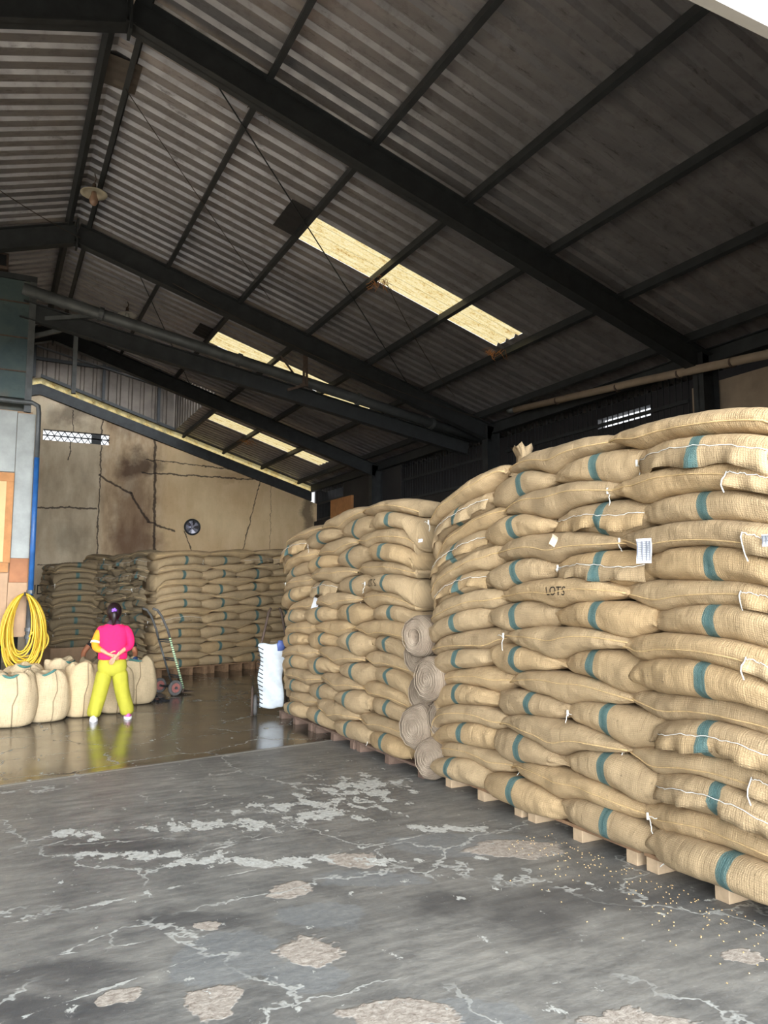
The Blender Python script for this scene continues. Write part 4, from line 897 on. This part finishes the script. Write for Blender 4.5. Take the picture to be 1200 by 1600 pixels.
# ------------------------------------------------------------------ upright open sacks
def open_sack(x, y, wr, h, rz, label, seed, mat='burlap_pale', mode=0, lean=(0, 0), stripe=True):
    rnd = random.Random(seed); r = empty('open_sack', (x, y, 0), rz, label, 'sack', 'upright sacks standing around the woman')
    prof_ = [(0.0, .55), (.02, .80), (.08, .95), (.22, 1.06), (.42, 1.08), (.62, 1.04), (.78, .98), (.89, .90), (.97, .74 if mode == 0 else .86), (1.0, .58 if mode == 0 else .80), (.975, .46), (.93, .3), (.91, .0)]
    q = MB(); uv = []; n_ = 40
    for i, (f_, rr) in enumerate(prof_):
        top_ = max(0, f_ - .75) / .29
        for j in range(n_):
            a = 2 * PI * j / n_; rad = wr * rr * (1 + .035 * math.sin(2 * a + seed) + noise.noise(Vector((math.cos(a) * 2, math.sin(a) * 2, f_ * 3 + seed))) * (.08 + .22 * top_) + .05 * top_ * math.sin(7 * a + seed))
            ca, sa = math.cos(a), math.sin(a); sq = .92
            z = h * f_ + top_ * (.026 * math.sin(2 * a + seed * 1.7) + .022 * math.sin(5 * a + seed)) * (1 if f_ > .8 else 0)
            if f_ < .96 and i > 9: z = h * f_ - .02
            q.v.append((rad * sgn(ca, sq) + lean[0] * f_ * h, rad * .86 * sgn(sa, sq) + lean[1] * f_ * h, max(z, .0))); uv.append((a * wr, f_ * h))
    q.f = [(i * n_ + j, i * n_ + (j + 1) % n_, (i + 1) * n_ + (j + 1) % n_, (i + 1) * n_ + j) for i in range(len(prof_) - 1) for j in range(n_)] + [tuple(range(n_))[::-1], tuple((len(prof_) - 1) * n_ + j for j in range(n_))]
    vs_ = q.v; q.uv = uv; q.build('bag', M[mat], r, True, mods=[('SUBSURF', dict(levels=1, render_levels=1))])
    js = int(n_ * .75); q = MB(); q.tube([Vector(vs_[i * n_ + js + (1 if i > 4 else 0)]) * 1.0 + Vector((0, -.004, 0)) for i in range(1, 9)], .006, 6); q.build('vertical_seam', M['stamp'] if False else M['burlap_dark'], r, True)
    if stripe:
        q = MB(); q.tube([Vector(vs_[8 * n_ + (js - 7 + i) % n_]) + Vector((0, -.008, .0)) for i in range(3, 10)], [(.003, .003)] + [(.015, .005)] * 5 + [(.003, .003)], 8, flat=(0, 0, 1)); q.build('green_band', M['teal'], r, True)
    return r
M['teal'] = simple('green_woven_band', (66, 112, 104), .9, var=.3, scale=60)
open_sack(.30, 10.68, .27, .66, 0, 'open burlap sack cut by the left edge, front row', 1, lean=(0, -.02))
open_sack(.70, 10.92, .27, .64, .3, 'bulging round burlap sack with green band, left of the upright one', 2)
open_sack(1.14, 11.12, .225, .70, .1, 'tall upright burlap sack with open curled mouth, just left of the woman', 3, mode=1, stripe=False)
open_sack(1.60, 11.28, .24, .62, .0, 'burlap sack seen between the woman\'s legs', 4, stripe=False)
open_sack(2.02, 12.05, .27, .68, -.2, 'tall burlap sack right of the woman, below the denim knee', 5, lean=(-.02, 0))
open_sack(-.12, 11.55, .30, .66, .5, 'open burlap sack at the far left edge, back row', 6, stripe=False)
open_sack(.45, 11.48, .27, .68, .2, 'open burlap sack under the yellow hose, back row', 7)
open_sack(.92, 11.72, .26, .72, .9, 'wide burlap sack with wrinkled mouth behind the upright one', 8, mode=1)
open_sack(1.36, 11.86, .22, .70, .4, 'darker open burlap sack half hidden behind the woman', 9, mat='burlap_dark', stripe=False)
open_sack(.12, 11.12, .20, .62, .4, 'sagging burlap sack between the two leftmost sacks', 10, mode=1, stripe=True)

# ------------------------------------------------------------------ hand trucks
def wheel(r_, parent, x, y, z, wd=.06, hubmat='red_hub'):
    w_ = empty('wheel', (x, y, z)); w_.parent = parent
    q = MB(); q.tube([(math.cos(a) * (r_ - wd / 2) * 0, 0, 0) for a in (0,)], .01, 3) if False else None
    q.tube([(0, math.cos(a) * (r_ - wd / 2), math.sin(a) * (r_ - wd / 2)) for a in [2 * PI * i / 32 for i in range(32)]], wd / 2, 10, closed=True); q.build('tyre', M['rubber'], w_, True)
    q = MB(); q.tube([(-wd * .35, 0, 0), (wd * .35, 0, 0)], r_ - wd * .8, 24); q.build('rim', M[hubmat], w_)
    q = MB(); q.tube([(-wd * .7, 0, 0), (wd * .7, 0, 0)], r_ * .18, 14); q.build('axle_cap', M['steel_grey'], w_)
ht = empty('hand_truck', (2.66, 12.92, 0), R(-72), 'steel hand truck with taped rail and red-hubbed wheels standing before the rear stack', 'hand truck', 'two-wheeled hand trucks')
# local: x across, y depth (front = -y toe plate side), leaning back
tl = .20
def hp(x, u, off=0): return Vector((x, -math.sin(tl) * 0 + u * -.30 + off, .10 + u))
q = MB(); q.tube([(.17, .16, .10), (.19, -.12, .92)], .019, 10); q.build('rail', M['green_tape'], ht, True)
q = MB(); q.tube([(-.17, .16, .10), (-.19, -.12, .92)], .017, 10); q.build('rail', M['steel_grey'], ht, True)
for s_ in (-1, 1):
    q = MB(); q.tube([(.19 * s_, -.12, .92), (.185 * s_, -.16, 1.05), (.17 * s_, -.26, 1.26), (.17 * s_, -.34, 1.36), (.17 * s_, -.42, 1.39)], .019, 10); q.build('handle', M['rubber'], ht, True)
for u in (.30, .58, .88):
    q = MB(); y = .16 - (u - .10) * .34; q.tube([(-.18, y, u), (.18, y, u)], .012, 8); q.tube([(-.18, y + .02, u - .035), (.18, y + .02, u - .035)], .009, 8); q.build('rung', M['steel_grey'], ht, True)
q = MB(); q.box((0, .24, .035), (.42, .22, .012)); q.tube([(-.17, .16, .10), (-.17, .15, .03)], .017, 8); q.tube([(.17, .16, .10), (.17, .15, .03)], .017, 8); q.build('toe_plate', M['steel_rust'], ht, mods=[BEV(.003)])
q = MB(); q.tube([(-.24, -.03, .125), (.24, -.03, .125)], .012, 8); q.bar((-.17, .16, .12), (-.17, -.03, .125), .03, .02); q.bar((.17, .16, .12), (.17, -.03, .125), .03, .02); q.build('axle', M['steel'], ht)
wheel(.125, ht, -.25, -.03, .125); wheel(.125, ht, .25, -.03, .125)
h2 = empty('hand_truck', (3.46, 10.06, 0), R(-20), 'rusty hand truck leaning at the far end of the middle stack', 'hand truck', 'two-wheeled hand trucks')
for s_, b_ in ((-1, 0), (1, .02)):
    q = MB(); q.tube([(.17 * s_, .12, .14), (.17 * s_, .02, .5), (.18 * s_, -.03, .92), (.12 * s_, .08, 1.2), (.09 * s_, .16, 1.36), (.06 * s_, .2, 1.42)], .017, 10); q.build('rail', M['steel_rust'], h2, True)
q = MB()
for u in (.35, .62, .9): q.tube([(-.18, .05, u), (.18, .05, u)], .012, 8)
q.build('rung', M['steel_rust'], h2, True)
q = MB(); q.tube([(-.24, -.02, .16), (.24, -.02, .16)], .014, 8); q.build('axle', M['steel_rust'], h2)
q = MB(); q.tube([(-.28 + .0, .0 + .16 * math.cos(a), .19 + .19 * math.sin(a)) for a in [2 * PI * i / 24 for i in range(24)]], .014, 8, closed=True); q.build('guard_hoop', M['steel_rust'], h2, True)
wheel(.14, h2, -.24, -.02, .14, .05, 'rubber'); wheel(.14, h2, .24, -.02, .14, .05, 'rubber')
q = MB()
for i in range(13):
    z = .10 + .86 * i / 12
    for j in range(9):
        u = j / 8; q.v.append((-.20 + .33 * u + .02 * math.sin(i * .9), -.10 - .02 * math.sin(i * 1.3 + j) - .05 * i / 12, z + .015 * math.sin(j * 1.1)))
q.f = [(i * 9 + j, i * 9 + j + 1, (i + 1) * 9 + j + 1, (i + 1) * 9 + j) for i in range(12) for j in range(8)]
wb = q.build('woven_plastic_bag', M['tarp'], smooth=True, mods=[('SOLIDIFY', dict(thickness=.03)), ('SUBSURF', dict(levels=1, render_levels=1))]); wb.location = h2.location; wb.rotation_euler = h2.rotation_euler
tag(wb, 'flat white woven plastic bag draped on the rusty hand truck beside the middle stack', 'plastic bag')
q = MB()
for i in range(15):
    z = .14 + .76 * i / 14; q.tube([(-.215, -.13 - .05 * z, z + .02), (-.14, -.145 - .05 * z, z - .02)], .006, 5)
q.build('lacing', M['steel'], wb)
q = MB(); q.loft([(3.50, 9.90, .86, .05, .02), (3.50, 9.90, .95, .06, .03), (3.49, 9.90, 1.0, .03, .02)], 14); tag(q.build('blue_bag', M['blue_tarp'], smooth=True, origin=(3.44, 9.86, .9)), 'scrap of blue plastic bag tucked behind the white woven bag', 'plastic bag')

# ------------------------------------------------------------------ people
def skin_body(name, joints, edges, mat, parent, root=0, levels=2):
    me = bpy.data.meshes.new(name); me.from_pydata([j[0] for j in joints], edges, []); me.materials.append(mat)
    o = bpy.data.objects.new(name, me); C.objects.link(o); o.parent = parent
    sk_ = o.modifiers.new('skin', 'SKIN'); sk_.use_smooth_shade = True
    lay = me.skin_vertices[0].data if me.skin_vertices else None
    if lay is None:
        bm = bmesh.new(); bm.from_mesh(me); bm.verts.layers.skin.verify(); bm.to_mesh(me); bm.free(); lay = me.skin_vertices[0].data
    for i, j in enumerate(joints):
        r_ = j[1]; lay[i].radius = r_ if isinstance(r_, tuple) else (r_, r_); lay[i].use_root = (i == root)
    ss_ = o.modifiers.new('subsurf', 'SUBSURF'); ss_.levels = levels; ss_.render_levels = levels
    return o
def build_hand(J, Eg, wrist, direction, side, palmn, scale=1.0, curl=.35):
    """append palm and five fingers to skeleton lists; wrist = index, direction = pointing unit vector, side = thumb side vector"""
    d = Vector(direction).normalized(); s_ = Vector(side).normalized(); nrm = Vector(palmn).normalized(); w0 = Vector(J[wrist][0])
    pc = w0 + d * .05 * scale; J.append((tuple(pc), (.026 * scale, .015 * scale))); Eg.append((wrist, len(J) - 1)); ip = len(J) - 1
    for k, (o_, ln) in enumerate(((.026, .062), (.009, .070), (-.009, .065), (-.025, .050))):
        base = w0 + d * .088 * scale + s_ * o_ * scale; J.append((tuple(base), .0095 * scale)); Eg.append((ip, len(J) - 1)); cur = base; dd = d.copy()
        for m_ in range(3):
            dd = (dd + nrm * curl).normalized(); cur = cur + dd * ln * scale * (.45, .32, .23)[m_]; J.append((tuple(cur), (.0088, .008, .0065)[m_] * scale)); Eg.append((len(J) - 2, len(J) - 1))
    cur = w0 + d * .03 * scale + s_ * .026 * scale; J.append((tuple(cur), .012 * scale)); Eg.append((ip, len(J) - 1)); dd = (d * .7 + s_ * .7).normalized()
    for m_ in range(2):
        cur = cur + dd * .033 * scale; dd = (dd + d * .5 + nrm * .2).normalized(); J.append((tuple(cur), (.0105, .0085)[m_] * scale)); Eg.append((len(J) - 2, len(J) - 1))
# woman, seen from behind; local +y is where she faces
P = empty('person', (1.45, 10.60, 0), R(-8), 'person seen from behind in pink sweater and lime trousers, hands clasped behind back', 'person')
J = [((0, 0, .80), (.12, .09)), ((0, 0, .98), (.105, .08)), ((0, .0, 1.14), (.12, .08)), ((0, 0, 1.22), (.07, .06)), ((0, .005, 1.28), (.045, .045)), ((0, .012, 1.325), (.05, .055)), ((0, .012, 1.385), (.070, .082)), ((0, .010, 1.44), (.066, .078)), ((0, .008, 1.475), (.04, .05))]
Eg = [(i, i + 1) for i in range(8)]
J.append(((0, .095, 1.375), .012)); Eg.append((6, 9)); J.append(((0, .112, 1.365), .007)); Eg.append((9, 10))     # nose
for s_ in (-1, 1):
    J.append(((.075 * s_, .01, 1.385), (.006, .02))); Eg.append((6, len(J) - 1)); J.append(((.088 * s_, .0, 1.39), (.005, .018))); Eg.append((len(J) - 2, len(J) - 1))
def limb(pts, start):
    a = start
    for p, r_ in pts: J.append((p, r_)); Eg.append((a, len(J) - 1)); a = len(J) - 1
    return a
wl = limb([((-.13, 0, 1.16), .044), ((-.195, -.02, 1.07), .038), ((-.21, -.045, .94), .034), ((-.13, -.12, .90), .03), ((-.055, -.165, .855), .02)], 3)
build_hand(J, Eg, wl, (.8, -.1, -.35), (.2, .1, 1), (.2, .8, -.2), 1.0, .3)
wr_ = limb([((.13, 0, 1.16), .044), ((.198, -.02, 1.07), .038), ((.214, -.055, .945), .034), ((.135, -.13, .90), .03), ((.065, -.195, .845), .02)], 3)
build_hand(J, Eg, wr_, (-.62, -.12, -.72), (-.5, .1, .8), (.1, .8, -.1), 1.0, .25)
for s_, fx, fy in ((-1, -.20, -.02), (1, .20, .06)): limb([((.085 * s_, 0, .70), .085), ((.13 * s_, 0, .42), .055), ((fx, fy, .08), .036), ((fx, fy + .10, .03), .03)], 0)
skin_body('body', J, Eg, M['skin'], P)
q = MB()
q.loft([(0, .0, .762, .185, .135), (0, 0, .80, .182, .132), (0, 0, .86, .178, .128), (0, 0, .95, .170, .118), (0, 0, 1.04, .182, .115), (0, 0, 1.10, .196, .112), (0, 0, 1.155, .200, .102), (0, 0, 1.195, .165, .085), (0, 0, 1.225, .10, .068), (0, 0, 1.24, .075, .06)], 36, sq=2.3)
q.jitter(.012, 14); 
q2 = MB(); q2.tube([(.10, 0, 1.165), (.16, 0, 1.145), (.198, -.02, 1.08), (.222, -.04, .99), (.212, -.065, .935), (.165, -.10, .905), (.13, -.125, .897)], [.062, .072, .060, .054, .052, .044, .036], 16); q2.tube([(-.10, 0, 1.165), (-.15, 0, 1.15), (-.175, -.01, 1.115)], [.062, .070, .060], 16); q2.jitter(.008, 20)
k = len(q.v); q.v += q2.v; q.f += [tuple(i + k for i in f_) for f_ in q2.f]
sw = q.build('sweater', M['pink'], P, True, mods=[('SUBSURF', dict(levels=1, render_levels=1))])
q = MB(); q.tube([(-.13, 0, 1.155), (-.165, -.0, 1.13), (-.20, -.02, 1.06), (-.218, -.035, .99), (-.208, -.06, .925), (-.16, -.095, .905), (-.125, -.12, .90)], [.05, .062, .056, .053, .053, .044, .036], 16); q.jitter(.007, 20); q.build('orange_sleeve', M['orange'], sw, True, mods=[('SUBSURF', dict(levels=1, render_levels=1))])
q = MB(); q.tube([(-.212, -.028, 1.012), (-.217, -.036, .985)], .061, 18, caps=False); q.build('sleeve_stripe', M['cream'], sw, True, mods=[('SOLIDIFY', dict(thickness=.004))])
def trousers(parent, sides):
    q = MB(); q.loft([(0, 0, .80, .165, .115), (0, 0, .74, .178, .125), (0, 0, .66, .184, .132), (0, 0, .60, .165, .115), (0, 0, .55, .09, .08)], 32, sq=2.3)
    for s_, fx, fy in sides:
        q.tube([(.088 * s_, 0, .64), (.10 * s_, 0, .56), (.125 * s_, fy * .3, .42), (.155 * s_ , fy * .6, .28), (fx * .96, fy * .9, .14), (fx, fy, .045)], [(.105, .12), (.102, .118), (.096, .105), (.092, .10), (.090, .098), (.088, .098)], 22, flat=(1, 0, 0))
    k = len(q.v); q.v = [tuple(Vector(p) + Vector((.010 * math.sin(p[0] * 70 + p[2] * 4), .010 * math.sin(p[0] * 90 + 1), 0)) * min(1, max(0, (.8 - p[2]) * 1.6))) for p in q.v]
    return q.build('trousers', M['lime'], parent, True, mods=[('SUBSURF', dict(levels=1, render_levels=1))])
trousers(P, ((-1, -.20, -.02), (1, .20, .06)))
for s_, fx, fy, mt in ((-1, -.20, -.02, 'white'), (1, .215, .06, 'shoe_pink')):
    q = MB(); q.loft([(fx, fy + .03, .028, .048, .125), (fx, fy + .03, .05, .046, .12), (fx, fy + .0, .075, .040, .09), (fx, fy - .02, .09, .034, .06)], 24); sh = q.build('shoe', M[mt], P, True, mods=[('SUBSURF', dict(levels=1, render_levels=1))])
    q = MB(); q.loft([(fx, fy + .03, 0, .050, .128), (fx, fy + .03, .012, .053, .132), (fx, fy + .03, .034, .050, .127)], 24); q.build('sole', M['white'], sh, True)
q = MB(); q.loft([(0, .02, 1.27, .05, .045), (0, -.02, 1.30, .064, .062), (0, -.022, 1.34, .086, .080), (0, -.015, 1.39, .096, .098), (0, -.008, 1.44, .091, .098), (0, .0, 1.475, .068, .080), (0, .005, 1.500, .04, .05), (0, .005, 1.508, .01, .01)], 28); q.v = [(x, min(y, .055), z) for x, y, z in q.v]; q.jitter(.006, 30)
hr = q.build('hair', M['hair'], P, True, mods=[('SUBSURF', dict(levels=1, render_levels=1))])
q = MB(); q.tube([(.0, -.10, 1.39), (.0, -.135, 1.37), (.005, -.125, 1.31), (.0, -.115, 1.25), (.0, -.11, 1.215)], [.03, .04, .036, .028, .012], 14); q.jitter(.006, 40); q.build('ponytail', M['hair'], hr, True)
q = MB()
for k in range(5):
    a = 2 * PI * k / 5; q.tube([(0, -.135, 1.405), (.03 * math.cos(a), -.15, 1.405 + .03 * math.sin(a))], [.012, .014], 10)
q.build('hair_clip', M['purple'], hr, True)
q = MB(); q.loft([(0, 0, 1.215, .088, .072), (0, 0, 1.235, .092, .078), (0, 0, 1.262, .07, .062), (0, 0, 1.285, .056, .054), (0, 0, 1.28, .05, .05)], 24); q.jitter(.008, 30); q.build('neck_scarf', M['plum'], P, True)
q = MB(); q.tube([(.065 + .024 * math.cos(a) * .5 - .06 * 0, -.185 + .026 * math.sin(a), .862 + .022 * math.cos(a)) for a in [2 * PI * i / 16 for i in range(16)]], .004, 6, closed=True); q.build('bracelet', M['cream'], P, True)
# seated helper behind, mostly hidden
P2 = empty('person', (1.72, 12.55, 0), R(172), 'person in black shirt and jeans crouching half hidden behind the woman in pink', 'person')
J = [((0, 0, .48), (.13, .10)), ((0, .02, .66), (.12, .09)), ((0, .06, .86), (.14, .085)), ((0, .09, .98), (.07, .06)), ((0, .12, 1.04), (.048, .048)), ((0, .14, 1.09), (.06, .065)), ((0, .15, 1.15), (.072, .082)), ((0, .14, 1.21), (.065, .075)), ((0, .13, 1.245), (.035, .045))]
Eg = [(i, i + 1) for i in range(8)]
J.append(((0, .235, 1.14), .012)); Eg.append((6, 9)); J.append(((0, .25, 1.13), .007)); Eg.append((9, 10))
wl = limb([((-.17, .07, .95), .052), ((-.27, .08, .86), .046), ((-.33, .12, .72), .042), ((-.31, .24, .64), .034), ((-.30, .32, .60), .024)], 3); build_hand(J, Eg, wl, (0, .8, -.5), (1, 0, 0), (0, -.2, -.8), 1.0, .3)
wr_ = limb([((.17, .07, .95), .052), ((.32, .08, .88), .046), ((.42, .14, .74), .042), ((.41, .22, .62), .034), ((.41, .28, .54), .024)], 3); build_hand(J, Eg, wr_, (0, .6, -.7), (-1, 0, 0), (0, -.2, -.8), 1.0, .3)
for s_ in (-1, 1): limb([((.10 * s_, .05, .46), .09), ((.36 * s_ if s_ < 0 else .2, .34, .62), .062), ((.33 * s_ if s_ < 0 else .2, .30, .30), .052), ((.33 * s_ if s_ < 0 else .2, .30, .08), .038), ((.33 * s_ if s_ < 0 else .2, .40, .035), .034)], 0)
skin_body('body', J, Eg, M['skin_dark'], P2)
q = MB(); q.loft([(0, 0, .44, .17, .13), (0, .01, .55, .17, .13), (0, .03, .70, .17, .125), (0, .06, .85, .20, .12), (0, .075, .93, .20, .10), (0, .09, .98, .13, .08), (0, .10, 1.0, .07, .06)], 30, sq=2.3); q.tube([(-.14, .07, .93), (-.2, .07, .92), (-.27, .08, .85), (-.29, .09, .80)], [.07, .066, .06, .058], 16); q.tube([(.14, .07, .93), (.22, .07, .92), (.31, .08, .87), (.34, .09, .83)], [.07, .066, .06, .058], 16); q.jitter(.01, 12); q.build('shirt', M['black_cloth'], P2, True)
q = MB(); q.loft([(0, 0, .38, .18, .15), (0, 0, .46, .185, .15), (0, 0, .52, .17, .13)], 28)
for s_ in (-1, 1):
    kx = -.36 if s_ < 0 else .2
    q.tube([(.09 * s_, .02, .47), (kx * .6, .2, .56), (kx, .34, .63), (kx * .98, .36, .56), (kx * .95, .31, .35), (kx * .95, .30, .10)], [.10, .095, .085, .078, .070, .062], 16)
q.jitter(.01, 12); q.build('jeans', M['denim'], P2, True, mods=[('SUBSURF', dict(levels=1, render_levels=1))])
q = MB(); q.loft([(0, .09, 1.10, .07, .06), (0, .11, 1.15, .086, .082), (0, .12, 1.21, .08, .088), (0, .13, 1.25, .05, .055), (0, .13, 1.265, .01, .01)], 24); q.jitter(.006, 30); q.build('hair', M['hair'], P2, True)
for s_ in (-1, 1):
    q = MB(); fx = -.33 if s_ < 0 else .2; q.loft([(fx, .37, 0, .05, .13), (fx, .37, .05, .05, .125), (fx, .34, .09, .04, .08)], 20); q.build('shoe', M['black_cloth'], P2, True)
q = MB(); q.box((0, 0, .19), (.36, .32, .38)); st = q.build('wooden_stool', M['wood'], origin=None, mods=[BEV(.01)]); st.location = (1.72, 12.6, 0); tag(st, 'low wooden box seat hidden behind the woman in pink', 'stool')
# dark litter beside the right-hand open sack
q = MB(); rnd = random.Random(9)
for i in range(16):
    x, y = 2.30 + rnd.uniform(-.12, .15), 12.35 + rnd.uniform(-.35, .4); q.box((x, y, .012), (rnd.uniform(.04, .14), rnd.uniform(.02, .06), .02), rnd.uniform(0, 3))
tag(q.build('litter', M['black_cloth'], origin=(2.3, 12.35, 0)), 'dark scraps lying on the floor right of the tall sack', 'litter', kind='stuff')
for o in bpy.data.objects:
    if 'wo' in o: del o['wo']
